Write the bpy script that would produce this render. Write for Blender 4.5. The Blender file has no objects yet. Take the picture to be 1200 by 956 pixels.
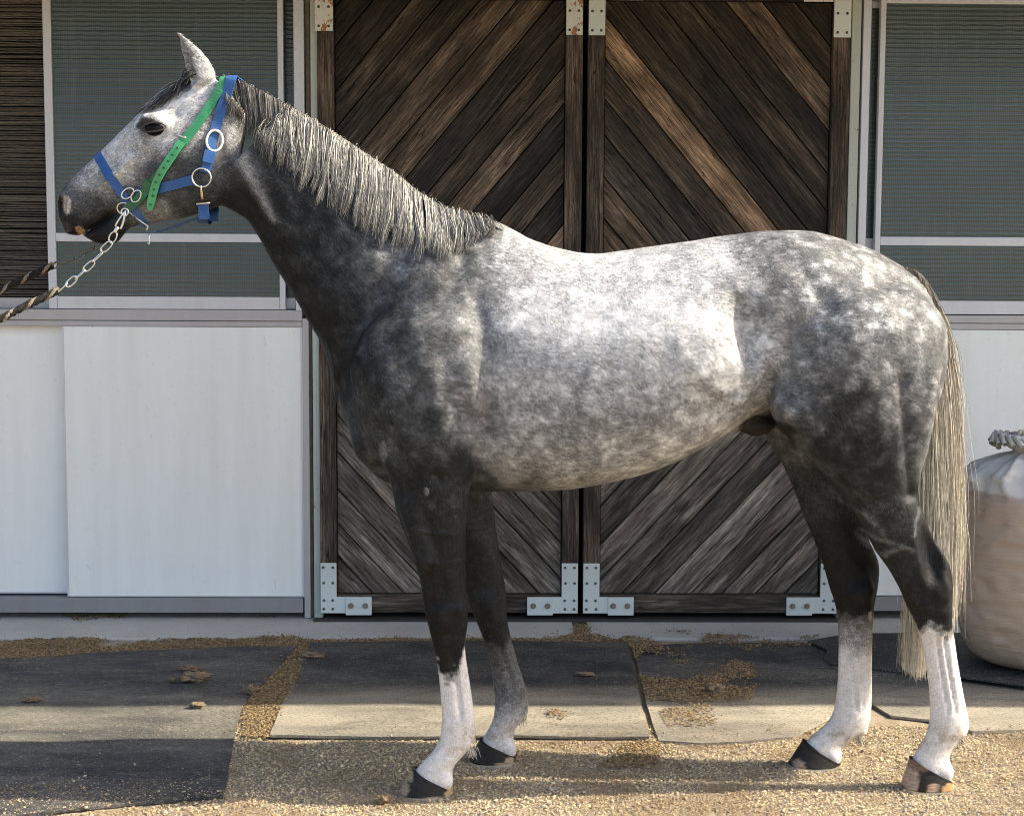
import bpy, bmesh, math, random
import numpy as np
from mathutils import Vector, Matrix
from mathutils.bvhtree import BVHTree
random.seed(7); RNG = np.random.default_rng(7)
S = bpy.context.scene
C = bpy.context.collection
R = math.radians

# ------------------------------------------------------------------ camera
FPX, CAM = 1650.0, Vector((0.0, -4.15, 1.485))
YAW, PITCH, ROLL = R(1.0), R(4.95), 0.0050
_f = Vector((math.sin(YAW)*math.cos(PITCH), math.cos(YAW)*math.cos(PITCH), -math.sin(PITCH)))
_r0 = Vector((math.cos(YAW), -math.sin(YAW), 0.0))
_u0 = _r0.cross(_f)
_r = _r0*math.cos(ROLL) + _u0*math.sin(ROLL)
_u = _u0*math.cos(ROLL) - _r0*math.sin(ROLL)
cd = bpy.data.cameras.new('camera'); cam = bpy.data.objects.new('camera', cd); C.objects.link(cam)
cam.matrix_world = Matrix(((_r.x, _u.x, -_f.x, CAM.x), (_r.y, _u.y, -_f.y, CAM.y), (_r.z, _u.z, -_f.z, CAM.z), (0, 0, 0, 1)))
cd.sensor_width = 36; cd.lens = FPX/1200*36; cd.clip_start = 0.05; cd.clip_end = 500
S.camera = cam
# ------------------------------------------------------------------ world, sun, exposure
SUN_EL, SUN_AZ = R(41), R(2.4)          # azimuth: turned from +x towards the camera (-y)
w = bpy.data.worlds.new('World'); S.world = w; w.use_nodes = True
nt = w.node_tree; nt.nodes.clear()
sky = nt.nodes.new('ShaderNodeTexSky'); sky.sky_type = 'NISHITA'; sky.sun_disc = False
sky.sun_elevation = SUN_EL; sky.air_density = 1.0; sky.dust_density = 3.0; sky.ozone_density = 0.8
bg = nt.nodes.new('ShaderNodeBackground'); bg.inputs[1].default_value = 0.15
wo = nt.nodes.new('ShaderNodeOutputWorld')
nt.links.new(sky.outputs[0], bg.inputs[0]); nt.links.new(bg.outputs[0], wo.inputs[0])
sd = Vector((math.cos(SUN_EL)*math.cos(SUN_AZ), -math.cos(SUN_EL)*math.sin(SUN_AZ), math.sin(SUN_EL)))
sky.sun_rotation = math.atan2(sd.x, sd.y)
sl = bpy.data.lights.new('sun', 'SUN'); sl.energy = 4.5; sl.angle = R(0.5); sl.color = (1.0, 0.90, 0.73)
so = bpy.data.objects.new('sun', sl); C.objects.link(so); so.rotation_euler = sd.to_track_quat('Z', 'Y').to_euler()
so.location = (6, -1, 8)
S.cycles.filter_width = 1.0
S.view_settings.view_transform = 'Standard'; S.view_settings.look = 'None'
S.view_settings.exposure = 1.15; S.view_settings.gamma = 1.0

# ------------------------------------------------------------------ helpers
def ray(px, py):
    return _f + _r*((px-600)/FPX) - _u*((py-478)/FPX)
def P(px, py, Y=0.0):                       # where the ray through a photo pixel meets the plane y = Y
    d = ray(px, py); t = (Y-CAM.y)/d.y
    return CAM + d*t
def G(px, py, Z=0.0):                       # ... meets the ground
    d = ray(px, py); t = (Z-CAM.z)/d.z
    return CAM + d*t
WY = 2.0                                    # wall face
def W(px, py): return P(px, py, WY)

class NT:                                   # tiny node builder
    def __init__(s, m): s.m = m; m.use_nodes = True; s.t = m.node_tree; s.t.nodes.clear()
    def n(s, typ, **kw):
        nd = s.t.nodes.new('ShaderNode'+typ)
        for k, v in kw.items():
            if hasattr(nd, k) and not k.startswith('i_'): setattr(nd, k, v)
        for k, v in kw.items():
            if k.startswith('i_'): s.put(nd, k[2:], v)
        return nd
    def put(s, nd, k, v):
        sock = nd.inputs[int(k)] if k.isdigit() else nd.inputs[k.replace('_', ' ')]
        if hasattr(v, 'bl_idname') or isinstance(v, bpy.types.NodeSocket):
            s.t.links.new(v if isinstance(v, bpy.types.NodeSocket) else v.outputs[0], sock)
        else: sock.default_value = v
    def mix(s, f, a, b, mode='MIX'):
        nd = s.n('MixRGB', blend_type=mode); s.put(nd, '0', f)
        s.put(nd, '1', a if not isinstance(a, tuple) else (*a, 1)[:4]); s.put(nd, '2', b if not isinstance(b, tuple) else (*b, 1)[:4])
        return nd.outputs[0]
    def math(s, op, a, b=0.0, clamp=False):
        nd = s.n('Math', operation=op); nd.use_clamp = clamp; s.put(nd, '0', a); s.put(nd, '1', b); return nd.outputs[0]
    def ramp(s, f, stops, interp='LINEAR'):
        nd = s.n('ValToRGB'); cr = nd.color_ramp; cr.interpolation = interp
        while len(cr.elements) < len(stops): cr.elements.new(0.5)
        for e, (p, c) in zip(cr.elements, stops):
            e.position = p; e.color = (c, c, c, 1) if not isinstance(c, tuple) else (*c, 1)[:4]
        s.put(nd, '0', f); return nd.outputs[0]
    def coords(s, scale=(1, 1, 1), kind='Object', loc=None):
        tc = s.n('TexCoord'); mp = s.n('Mapping'); s.t.links.new(tc.outputs[kind], mp.inputs[0])
        mp.inputs['Scale'].default_value = scale
        if loc is not None: s.put(mp, 'Location', loc)
        return mp.outputs[0]
    def noise(s, v, scale, detail=4, rough=0.55, dist=0.0):
        nd = s.n('TexNoise'); s.put(nd, 'Vector', v); nd.inputs['Scale'].default_value = scale
        nd.inputs['Detail'].default_value = detail; nd.inputs['Roughness'].default_value = rough; nd.inputs['Distortion'].default_value = dist
        return nd.outputs[0]
    def bump(s, h, strength=0.3, dist=0.01, normal=None):
        nd = s.n('Bump'); s.put(nd, 'Height', h); nd.inputs['Strength'].default_value = strength; nd.inputs['Distance'].default_value = dist
        if normal is not None: s.put(nd, 'Normal', normal)
        return nd.outputs[0]
    def out(s, base, rough=0.6, metal=0.0, normal=None, spec=0.5, **kw):
        b = s.n('BsdfPrincipled')
        s.put(b, 'Base Color', base if not isinstance(base, tuple) else (*base, 1)[:4]); s.put(b, 'Roughness', rough)
        s.put(b, 'Metallic', metal); s.put(b, 'Specular IOR Level', spec)
        if normal is not None: s.put(b, 'Normal', normal)
        for k, v in kw.items(): s.put(b, k, v)
        o = s.n('OutputMaterial'); s.t.links.new(b.outputs[0], o.inputs[0]); return s.m
def M(name): return NT(bpy.data.materials.new(name))

def link(name, me, parent=None, mats=None):
    o = bpy.data.objects.new(name, me); C.objects.link(o)
    if parent is not None: o.parent = parent
    if mats is not None: me.materials.append(mats)
    return o
def tag(o, label=None, cat=None, group=None, kind=None):
    if label: o['label'] = label
    if cat: o['category'] = cat
    if group: o['group'] = group
    if kind: o['kind'] = kind
    return o
def empty(name, loc=(0, 0, 0)):
    o = bpy.data.objects.new(name, None); C.objects.link(o); o.location = loc; o.empty_display_size = 0.1; return o
def keep(o, parent):                        # parent without moving (parents are unrotated empties)
    o.parent = parent; o.location = Vector(o.location) - Vector(parent.location); return o
def mesh_np(name, v, f, smooth=True):
    v = np.asarray(v, np.float32); f = np.asarray(f, np.int32); k = f.shape[1]
    me = bpy.data.meshes.new(name)
    me.vertices.add(len(v)); me.vertices.foreach_set('co', v.ravel())
    me.loops.add(f.size); me.loops.foreach_set('vertex_index', f.ravel())
    me.polygons.add(len(f)); me.polygons.foreach_set('loop_start', np.arange(0, f.size, k, dtype=np.int32))
    me.polygons.foreach_set('loop_total', np.full(len(f), k, np.int32))
    me.polygons.foreach_set('use_smooth', np.full(len(f), smooth, bool))
    me.update(); me.validate(); return me
def col_attr(me, name, rgb):
    a = me.color_attributes.new(name, 'FLOAT_COLOR', 'POINT')
    c = np.ones((len(rgb), 4), np.float32); c[:, :3] = rgb; a.data.foreach_set('color', c.ravel())
def bm_done(bm, name, smooth=False):
    bmesh.ops.recalc_face_normals(bm, faces=bm.faces)
    me = bpy.data.meshes.new(name); bm.to_mesh(me); bm.free()
    if smooth: me.polygons.foreach_set('use_smooth', [True]*len(me.polygons))
    return me
def box_mesh(name, sx, sy, sz, bev=0.0):
    bm = bmesh.new(); bmesh.ops.create_cube(bm, size=1.0)
    for v in bm.verts: v.co = Vector((v.co.x*sx, v.co.y*sy, v.co.z*sz))
    if bev > 0: bmesh.ops.bevel(bm, geom=list(bm.edges), offset=bev, segments=2, profile=0.5, affect='EDGES')
    return bm_done(bm, name)
def box(name, x0, x1, y0, y1, z0, z1, mat, parent=None, bev=0.0025):
    o = link(name, box_mesh(name, x1-x0, y1-y0, z1-z0, bev), None, mat)
    o.location = ((x0+x1)/2, (y0+y1)/2, (z0+z1)/2)
    if parent: keep(o, parent)
    return o
def wbox(name, px0, py0, px1, py1, y0, y1, mat, parent=None, bev=0.0025, ref=None):
    """box in the wall from photo pixels; the x pixels are read at row `ref`"""
    ref = (py0+py1)/2 if ref is None else ref
    x0, x1 = W(px0, ref).x, W(px1, ref).x; m = (px0+px1)/2
    return box(name, x0, x1, WY+y0, WY+y1, W(m, py1).z, W(m, py0).z, mat, parent, bev)
def prism(name, pts, y0, y1, mat, parent=None, bev=0.0):
    """polygon in x,z extruded from y0 to y1, object origin at its centre"""
    c = sum((Vector(p) for p in pts), Vector((0, 0)))/len(pts)
    bm = bmesh.new(); a = [bm.verts.new((p[0]-c.x, y0, p[1]-c.y)) for p in pts]; b = [bm.verts.new((p[0]-c.x, y1, p[1]-c.y)) for p in pts]
    bm.faces.new(a); bm.faces.new(b[::-1]); n = len(pts)
    for i in range(n): bm.faces.new((a[i], b[i], b[(i+1) % n], a[(i+1) % n]))
    bmesh.ops.recalc_face_normals(bm, faces=bm.faces)
    if bev: bmesh.ops.bevel(bm, geom=list(bm.edges), offset=bev, segments=1, affect='EDGES')
    o = link(name, bm_done(bm, name), None, mat); o.location = (c.x, 0, c.y)
    if parent: keep(o, parent)
    return o
def tube_np(paths, radii, sides=3):
    """many tubes with equal point counts: paths (N,K,3), radii (N,K)"""
    paths = np.asarray(paths, np.float64); N, K, _ = paths.shape
    t = np.gradient(paths, axis=1); t /= np.linalg.norm(t, axis=2, keepdims=True)+1e-9
    ref = np.where(np.abs(t[..., 1:2]) < 0.9, np.array([0., 1, 0]), np.array([1., 0, 0]))
    a = np.cross(t, ref); a /= np.linalg.norm(a, axis=2, keepdims=True)+1e-9; b = np.cross(t, a)
    ang = np.arange(sides)*2*math.pi/sides
    v = paths[:, :, None, :] + radii[:, :, None, None]*(np.cos(ang)[None, None, :, None]*a[:, :, None, :] + np.sin(ang)[None, None, :, None]*b[:, :, None, :])
    idx = np.arange(N*K*sides).reshape(N, K, sides)
    f = np.stack([idx[:, :-1, :], np.roll(idx[:, :-1, :], -1, 2), np.roll(idx[:, 1:, :], -1, 2), idx[:, 1:, :]], -1).reshape(-1, 4)
    return v.reshape(-1, 3), f
def tube(name, pts, r, mat, parent=None, sides=10, closed=False):
    pts = [Vector(p) for p in pts]; n = len(pts); bm = bmesh.new(); rings = []
    prev = None
    for i in range(n):
        if closed: t = (pts[(i+1) % n]-pts[i-1]).normalized()
        else: t = (pts[min(i+1, n-1)]-pts[max(i-1, 0)]).normalized()
        if prev is None: a = t.orthogonal().normalized()
        else: a = (prev - t*prev.dot(t)).normalized()
        prev = a; b = t.cross(a); rr = r[i] if isinstance(r, (list, tuple)) else r
        rings.append([bm.verts.new(pts[i]+(a*math.cos(k*2*math.pi/sides)+b*math.sin(k*2*math.pi/sides))*rr) for k in range(sides)])
    for i in range(n if closed else n-1):
        A, B = rings[i], rings[(i+1) % n]; off = 0
        if closed and i == n-1:
            off = min(range(sides), key=lambda q: (A[0].co-B[q].co).length)
        for k in range(sides): bm.faces.new((A[k], A[(k+1) % sides], B[(k+1+off) % sides], B[(k+off) % sides]))
    if not closed: bm.faces.new(rings[0][::-1]); bm.faces.new(rings[-1])
    o = link(name, bm_done(bm, name, True), None, mat)
    if parent: keep(o, parent)
    return o
# smooth value noise for vertex colours and displacement
_lat = RNG.random((64, 64, 64)).astype(np.float32)
def vnoise(p, freq, oct=1, seed=0):
    out = 0; amp = 1; tot = 0
    for o in range(oct):
        q = p*freq + seed*7.3 + o*11.7
        i = np.floor(q).astype(int); f = (q-i).astype(np.float32); f = f*f*(3-2*f); r = 0
        for dx in (0, 1):
            for dy in (0, 1):
                for dz in (0, 1):
                    wgt = (f[:, 0] if dx else 1-f[:, 0])*(f[:, 1] if dy else 1-f[:, 1])*(f[:, 2] if dz else 1-f[:, 2])
                    r = r + wgt*_lat[(i[:, 0]+dx) % 64, (i[:, 1]+dy) % 64, (i[:, 2]+dz) % 64]
        out = out + amp*r; tot += amp; amp *= 0.5; freq *= 2
    return out/tot

# ------------------------------------------------------------------ materials
def m_wood():
    t = M('weathered_wood')
    oi = t.n('ObjectInfo'); off = t.n('CombineXYZ'); t.put(off, 'X', t.math('MULTIPLY', oi.outputs['Random'], 37.0)); t.put(off, 'Z', t.math('MULTIPLY', oi.outputs['Random'], 91.0))
    v = t.coords((1.1, 20, 20), loc=off.outputs[0]); v2 = t.coords((1.0, 5, 5), loc=off.outputs[0])
    g1 = t.noise(v, 4.0, 8, 0.72, 0.25); g2 = t.noise(v2, 2.2, 4, 0.6, 0.4); g3 = t.noise(v, 14.0, 3, 0.6)
    tone = t.n('Attribute', attribute_type='OBJECT', attribute_name='tone').outputs['Fac']
    hue = t.n('Attribute', attribute_type='OBJECT', attribute_name='warm').outputs['Fac']
    base = t.mix(hue, (0.118, 0.103, 0.088), (0.175, 0.112, 0.066))
    val = t.math('MULTIPLY', t.ramp(g1, [(0.30, 0.14), (0.48, 0.7), (0.60, 1.35), (0.72, 2.6)]), t.ramp(g2, [(0.32, 0.35), (0.5, 0.8), (0.68, 1.9)]))
    val = t.math('MULTIPLY', val, t.ramp(g3, [(0.32, 0.45), (0.55, 1.1)]))
    ck = t.noise(t.coords((0.55, 13, 13), loc=off.outputs[0]), 3.0, 3, 0.5, 0.6); line = t.ramp(t.math('ABSOLUTE', t.math('SUBTRACT', ck, 0.5)), [(0.0, 0.12), (0.012, 1.0)])
    kn = t.n('TexVoronoi', i_Vector=t.coords((1.6, 9, 9), loc=off.outputs[0]), i_Scale=1.0); knot = t.ramp(kn.outputs['Distance'], [(0.03, 0.25), (0.10, 1.0)])
    val = t.math('MULTIPLY', t.math('MULTIPLY', val, tone), t.math('MULTIPLY', line, knot))
    cc = t.mix(1.0, base, t.n('CombineColor', i_0=val, i_1=val, i_2=val), 'MULTIPLY')
    h = t.math('ADD', t.math('ADD', g1, line), t.math('MULTIPLY', g3, 0.7))
    return t.out(cc, t.math('ADD', 0.62, t.math('MULTIPLY', g2, 0.2)), normal=t.bump(h, 0.6, 0.004), spec=0.25)
def m_paint(name, colr, dirt=(0.30, 0.27, 0.22), rough=0.5, amt=0.35, streak=True, metal=0.0, chips=None, bmp=0.15):
    t = M(name); v = t.coords((1, 1, 1)); vs = t.coords((6, 6, 0.5))
    n1 = t.noise(v, 3.0, 6, 0.6); n2 = t.noise(vs, 2.0, 5, 0.6); n3 = t.noise(v, 45, 4, 0.6)
    f = t.math('MULTIPLY', t.ramp(n2 if streak else n1, [(0.35, 0.0), (0.8, 1.0)]), amt)
    c_ = t.mix(f, colr, dirt)
    c_ = t.mix(t.math('MULTIPLY', t.ramp(n3, [(0.62, 0.0), (0.75, 1.0)]), amt), c_, dirt)
    c_ = t.mix(t.math('MULTIPLY', n1, 0.18), c_, tuple(x*0.78 for x in colr))
    if chips:
        k = t.ramp(t.noise(t.coords((1, 1, 0.6)), 30, 6, 0.7), [(chips[1], 0.0), (chips[1]+0.03, 1.0)])
        c_ = t.mix(k, c_, t.mix(n1, chips[0], tuple(x*0.5 for x in chips[0])))
    if name == 'white_panel':
        sc1 = t.noise(t.coords((14, 14, 3)), 2.2, 6, .75, 1.5); sc2 = t.noise(t.coords((2.5, 2.5, 9)), 3.1, 6, .75, 1.0)
        c_ = t.mix(t.math('MULTIPLY', t.ramp(sc1, [(.66, 0.), (.70, 1.)]), .45), c_, (.36, .35, .33)); c_ = t.mix(t.math('MULTIPLY', t.ramp(sc2, [(.67, 0.), (.71, 1.)]), .4), c_, (.40, .38, .34))
    return t.out(c_, t.math('ADD', rough-0.1, t.math('MULTIPLY', n1, 0.25)), metal, t.bump(n3, bmp, 0.001), 0.4)
def m_pane():
    t = M('ribbed_glass'); v = t.coords((1, 1, 1))
    wv = t.n('TexWave', wave_type='BANDS', bands_direction='Z', i_Vector=v, i_Scale=16.0, i_Distortion=1.6, i_Detail=2.5, i_Detail_Scale=1.6)
    wx = t.n('TexWave', wave_type='BANDS', bands_direction='X', i_Vector=v, i_Scale=40.0, i_Distortion=0.4, i_Detail=1.0)
    wz = t.n('TexWave', wave_type='BANDS', bands_direction='Z', i_Vector=v, i_Scale=40.0, i_Distortion=0.4, i_Detail=1.0)
    fine = t.math('ADD', t.math('MULTIPLY', wx.outputs['Fac'], 0.25), t.math('MULTIPLY', wz.outputs['Fac'], 0.25))
    dust = t.noise(v, 2.2, 6, 0.65); d2 = t.noise(t.coords((12, 12, 0.8)), 2.0, 5, 0.6)
    c_ = t.mix(dust, (0.050, 0.070, 0.067), (0.092, 0.118, 0.113))
    c_ = t.mix(t.math('MULTIPLY', t.ramp(d2, [(0.55, 0.0), (0.85, 1.0)]), 0.25), c_, (0.22, 0.24, 0.23))
    c_ = t.mix(t.math('MULTIPLY', fine, 1.1), c_, (0.016, 0.026, 0.025)); c_ = t.mix(t.math('MULTIPLY', t.ramp(wv.outputs['Fac'], [(0.5, 0.0), (0.9, 1.0)]), t.math('MULTIPLY', t.ramp(t.noise(t.coords((.6, .6, 1.6)), 1.6, 3, .6), [(0.42, 0.02), (0.62, 0.24)]), 1.0)), c_, (0.18, 0.21, 0.20))  # pale bands paint sky reflections along the ribs
    nb = t.bump(fine, 0.16, 0.002); t_str = 0.14; nb = t.bump(wv.outputs['Fac'], t_str, 0.006, nb)
    return t.out(c_, t.math('ADD', 0.10, t.math('MULTIPLY', dust, 0.16)), 0.0, nb, 0.55)
def m_plain(name, colr, rough=0.5, metal=0.0, spec=0.5, nscale=60, var=0.25, bmp=0.15, bd=0.001):
    t = M(name); n1 = t.noise(t.coords(), nscale, 4, 0.6)
    c_ = t.mix(n1, tuple(x*(1-var) for x in colr), tuple(min(1, x*(1+var)) for x in colr))
    return t.out(c_, rough, metal, t.bump(n1, bmp, bd), spec)
WOOD = m_wood()
ALU = m_paint('aged_aluminium', (0.62, 0.63, 0.66), (0.36, 0.34, 0.33), 0.42, 0.22, metal=0.25)
ALU_D = m_paint('dull_aluminium', (0.47, 0.455, 0.46), (0.30, 0.28, 0.26), 0.5, 0.25, metal=0.2)
ALU_B = m_paint('stained_base_rail', (0.30, 0.30, 0.31), (0.20, 0.18, 0.15), 0.55, 0.5, metal=0.2)
PANEL = m_paint('white_panel', (0.88, 0.90, 0.875), (0.66, 0.66, 0.62), 0.45, 0.42)
POST = m_paint('pale_green_post_paint', (0.50, 0.55, 0.51), (0.20, 0.16, 0.12), 0.6, 0.4, chips=((0.22, 0.18, 0.14), 0.66))
STEEL = m_paint('pale_painted_steel', (0.62, 0.68, 0.66), (0.32, 0.26, 0.2), 0.5, 0.22, False, chips=((0.26, 0.13, 0.06), 0.70))
STEEL_R = m_paint('rusted_painted_steel', (0.66, 0.67, 0.62), (0.35, 0.22, 0.12), 0.6, 0.3, False, chips=((0.42, 0.20, 0.08), 0.53))
RIVET = m_plain('rivet_steel', (0.10, 0.10, 0.09), 0.5, 0.6)
DARK = m_plain('gap_shade_black', (0.012, 0.012, 0.012), 0.9)  # near-black colour stands in for shade in gaps and behind the doors
PANE = m_pane()
CHROME = m_plain('bright_steel', (0.72, 0.70, 0.66), 0.22, 1.0, var=0.1, bmp=0.03)
BRASS = m_plain('worn_brass', (0.62, 0.50, 0.36), 0.3, 1.0, var=0.12, bmp=0.03)

# ------------------------------------------------------------------ ground
def m_ground():
    t = M('gritty_ground'); v = t.coords()
    n1 = t.noise(v, 2.2, 6, 0.6); n2 = t.noise(v, 160, 3, 0.6); n3 = t.noise(v, 14, 6, 0.6)
    c_ = t.mix(n2, (0.16, 0.135, 0.10), (0.52, 0.44, 0.32))
    c_ = t.mix(t.ramp(n3, [(0.42, 0.0), (0.68, 0.8)]), c_, (0.22, 0.16, 0.095))
    return t.out(c_, 0.95, normal=t.bump(n2, 0.8, 0.006), spec=0.1)
GROUND = m_ground()
bm = bmesh.new(); bmesh.ops.create_grid(bm, x_segments=40, y_segments=40, size=60)
gr = link('ground', bm_done(bm, 'ground'), None, GROUND); tag(gr, kind='structure')

def m_mat():
    t = M('dusty_rubber'); v = t.coords()
    n1 = t.noise(t.coords((0.8, 2.2, 1)), 2.6, 6, 0.62, 0.6); n2 = t.noise(v, 240, 2, 0.5); n3 = t.noise(t.coords((1, 5, 1)), 9, 6, 0.65); n4 = t.noise(v, 55, 5, 0.7)
    da = t.n('Attribute', attribute_type='OBJECT', attribute_name='dust').outputs['Fac']
    d = t.math('ADD', t.ramp(n1, [(0.40, 0.0), (0.70, 0.75)]), t.math('MULTIPLY', t.ramp(n3, [(0.45, 0.0), (0.75, 1.0)]), 0.30))
    d = t.math('ADD', t.math('MULTIPLY', d, da), t.math('MULTIPLY', t.ramp(n4, [(0.58, 0.0), (0.70, 1.0)]), 0.35), True)
    d = t.math('MULTIPLY', d, t.ramp(n4, [(0.3, 0.35), (0.65, 1.2)])); c_ = t.mix(d, (0.017, 0.021, 0.026), (0.32, 0.295, 0.24))
    # paler beige band across the front part of the mats
    yy = t.n('SeparateXYZ', i_0=t.n('NewGeometry').outputs['Position']).outputs['Y']
    fe = t.math('MULTIPLY', t.ramp(yy, [(0.0, 0.0), (0.55, 1.0), (0.78, 1.0), (0.98, 0.0)]), t.ramp(n1, [(0.3, 0.35), (0.6, 0.85)]))
    fe = t.math('MULTIPLY', fe, t.n('Attribute', attribute_type='OBJECT', attribute_name='front').outputs['Fac'])
    c_ = t.mix(fe, c_, (0.40, 0.355, 0.27))
    c_ = t.mix(t.math('MULTIPLY', t.ramp(n2, [(0.60, 0.0), (0.68, 1.0)]), 0.7), c_, (0.48, 0.43, 0.34)); c_ = t.mix(t.math('MULTIPLY', t.ramp(t.noise(v, 120, 3, .6), [(0.5, 0.0), (0.62, 1.0)]), 0.45), c_, (0.016, 0.017, 0.019))
    return t.out(c_, 0.75, normal=t.bump(t.math('ADD', n4, t.math('MULTIPLY', n2, 0.5)), 0.5, 0.003), spec=0.3)
RUBBER = m_mat()
def mat_poly(name, pix, label, z=0.0, thick=0.009, dust=0.6, front=1.0, seed=1, wob=0.004, group='rubber mats in front of the stable'):
    """rubber mat: outline from ground pixels, edge subdivided and wobbled, top gently uneven"""
    pts = [G(*p) for p in pix]; out = []
    for i, a in enumerate(pts):
        b = pts[(i+1) % len(pts)]; n = max(1, int((b-a).length/0.04))
        for k in range(n): out.append(a.lerp(b, k/n))
    c = sum(out, Vector())/len(out); c.z = 0
    arr = np.array([[p.x, p.y, 0] for p in out]); d = vnoise(arr, 7, 2, seed)-0.5; d2 = vnoise(arr, 7, 2, seed+5)-0.5
    bm = bmesh.new(); top = [bm.verts.new((p.x-c.x+d[i]*wob*3, p.y-c.y+d2[i]*wob*3, z+thick)) for i, p in enumerate(out)]
    f = bm.faces.new(top); bmesh.ops.triangulate(bm, faces=[f])
    bmesh.ops.subdivide_edges(bm, edges=[e for e in bm.edges if not e.is_boundary and e.calc_length() > 0.1], cuts=2, use_grid_fill=False)
    bmesh.ops.triangulate(bm, faces=list(bm.faces))
    for _ in range(2): bmesh.ops.subdivide_edges(bm, edges=[e for e in bm.edges if e.calc_length() > 0.09], cuts=1)
    bmesh.ops.triangulate(bm, faces=list(bm.faces))
    co = np.array([[v.co.x+c.x, v.co.y+c.y, 0] for v in bm.verts]); h = (vnoise(co, 2.6, 2, seed+9)-0.4)*0.016
    for v, q in zip(bm.verts, h): v.co.z += max(-0.004, q)
    ex = bmesh.ops.extrude_face_region(bm, geom=list(bm.faces))
    for v in [g for g in ex['geom'] if isinstance(g, bmesh.types.BMVert)]: v.co.z -= thick
    o = link(name, bm_done(bm, name), None, RUBBER); o.location = (c.x, c.y, 0.002)
    o['dust'] = dust; o['front'] = front; tag(o, label, 'mat', group); return o
mat_poly('rubber_mat', [(-260, 765), (-120, 772), (0, 774), (60, 774), (110, 768), (160, 766), (226, 764), (290, 761), (352, 760), (322, 795), (292, 816), (284, 832), (274, 868), (268, 905), (262, 937), (150, 946), (0, 962), (-250, 990)],
         'large dusty black rubber mat at the left under the horse head shadow', dust=0.52, front=0.30, seed=3)
mat_poly('rubber_mat', [(363, 758), (450, 756), (600, 755), (735, 757), (743, 790), (750, 820), (761, 868), (640, 867), (520, 868), (400, 867), (316, 867), (340, 808)],
         'rectangular black rubber mat behind the front legs of the horse', z=0.003, dust=0.40, seed=11)
mat_poly('rubber_mat', [(741, 760), (870, 757), (1000, 756), (1120, 754), (1240, 752), (1400, 750), (1400, 856), (1200, 858), (1139, 861), (1089, 847), (1044, 842), (1022, 829), (985, 838), (930, 866), (870, 872), (820, 874), (772, 871), (757, 827)],
         'dusty grey rubber mat behind the hind legs with a ragged front edge', dust=0.48, seed=21)
mat_poly('rubber_mat', [(947, 757), (1000, 748), (1200, 747), (1400, 746), (1400, 812), (1230, 815), (1120, 800), (1040, 792), (975, 785), (965, 776), (968, 768)],
         'torn darker rubber mat lying under the tan sack', z=0.016, thick=0.006, dust=0.16, front=0.0, seed=33, wob=0.008)

# concrete threshold in two slabs, with grit in the joint
def m_conc():
    t = M('worn_concrete'); v = t.coords(); n1 = t.noise(v, 4, 6, 0.6); n2 = t.noise(v, 60, 5, 0.65); n3 = t.noise(v, 170, 2)
    c_ = t.mix(n1, (0.36, 0.355, 0.33), (0.56, 0.55, 0.51)); c_ = t.mix(t.ramp(n2, [(0.60, 0.0), (0.72, 0.8)]), c_, (0.12, 0.105, 0.085))
    return t.out(c_, 0.9, normal=t.bump(t.math('ADD', n2, t.math('MULTIPLY', n3, 0.5)), 0.7, 0.006), spec=0.15)
CONC = m_conc()
yf = G(600, 751).y
th = empty('concrete_threshold', (0, yf, 0)); tag(th, 'worn grey concrete threshold strip along the foot of the stable wall', 'threshold')
for a, b in ((-7.0, G(673, 745).x), (G(691, 745).x, 7.0)):
    nseg = int((b-a)/0.05); bm = bmesh.new(); rows = []
    for i in range(nseg+1):
        x = a+(b-a)*i/nseg; q = vnoise(np.array([[x*3, 0.3, 0.1]]), 6, 3, 4)[0]-0.5
        e = 0.03*q; rows.append([bm.verts.new(p) for p in ((x, yf+e, 0), (x, yf+e, 0.006), (x, yf+0.012+e, 0.012), (x, 2.15, 0.020), (x, 2.15, 0))])
    for i in range(nseg):
        for k in range(4): bm.faces.new((rows[i][k], rows[i+1][k], rows[i+1][k+1], rows[i][k+1]))
    bm.faces.new(rows[0][::-1]); bm.faces.new(rows[-1])
    o = link('concrete_slab', bm_done(bm, 'concrete_slab'), None, CONC); keep(o, th)

# ------------------------------------------------------------------ stable wall
def wz(py, px=600): return W(px, py).z
bld = empty('stable_wall', (0, 2.1, 0)); tag(bld, 'stable front with aluminium rails, painted posts and a deep eave', 'building')
ROOF = m_plain('roof_sheet', (0.25, 0.25, 0.25), 0.6, 0.3)
FASC = m_plain('eave_timber', (0.30, 0.27, 0.23), 0.8)
box('backing_wall', -7, 7, 2.22, 2.35, 0.0, 3.3, DARK, bld, 0)
box('roof', -7, 8, 0.55, 2.5, 3.02, 3.08, ROOF, bld, 0.004)
box('fascia_board', -7, 8, 0.57, 0.60, 2.86, 3.015, FASC, bld, 0.004)
box('soffit', -7, 8, 0.61, 2.20, 2.96, 2.99, FASC, bld, 0.002)
box('header_beam', -7, 8, 1.96, 2.20, wz(-4), 2.955, ALU_D, bld, 0.003)
SX = lambda px, py=365: W(px, py).x
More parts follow.
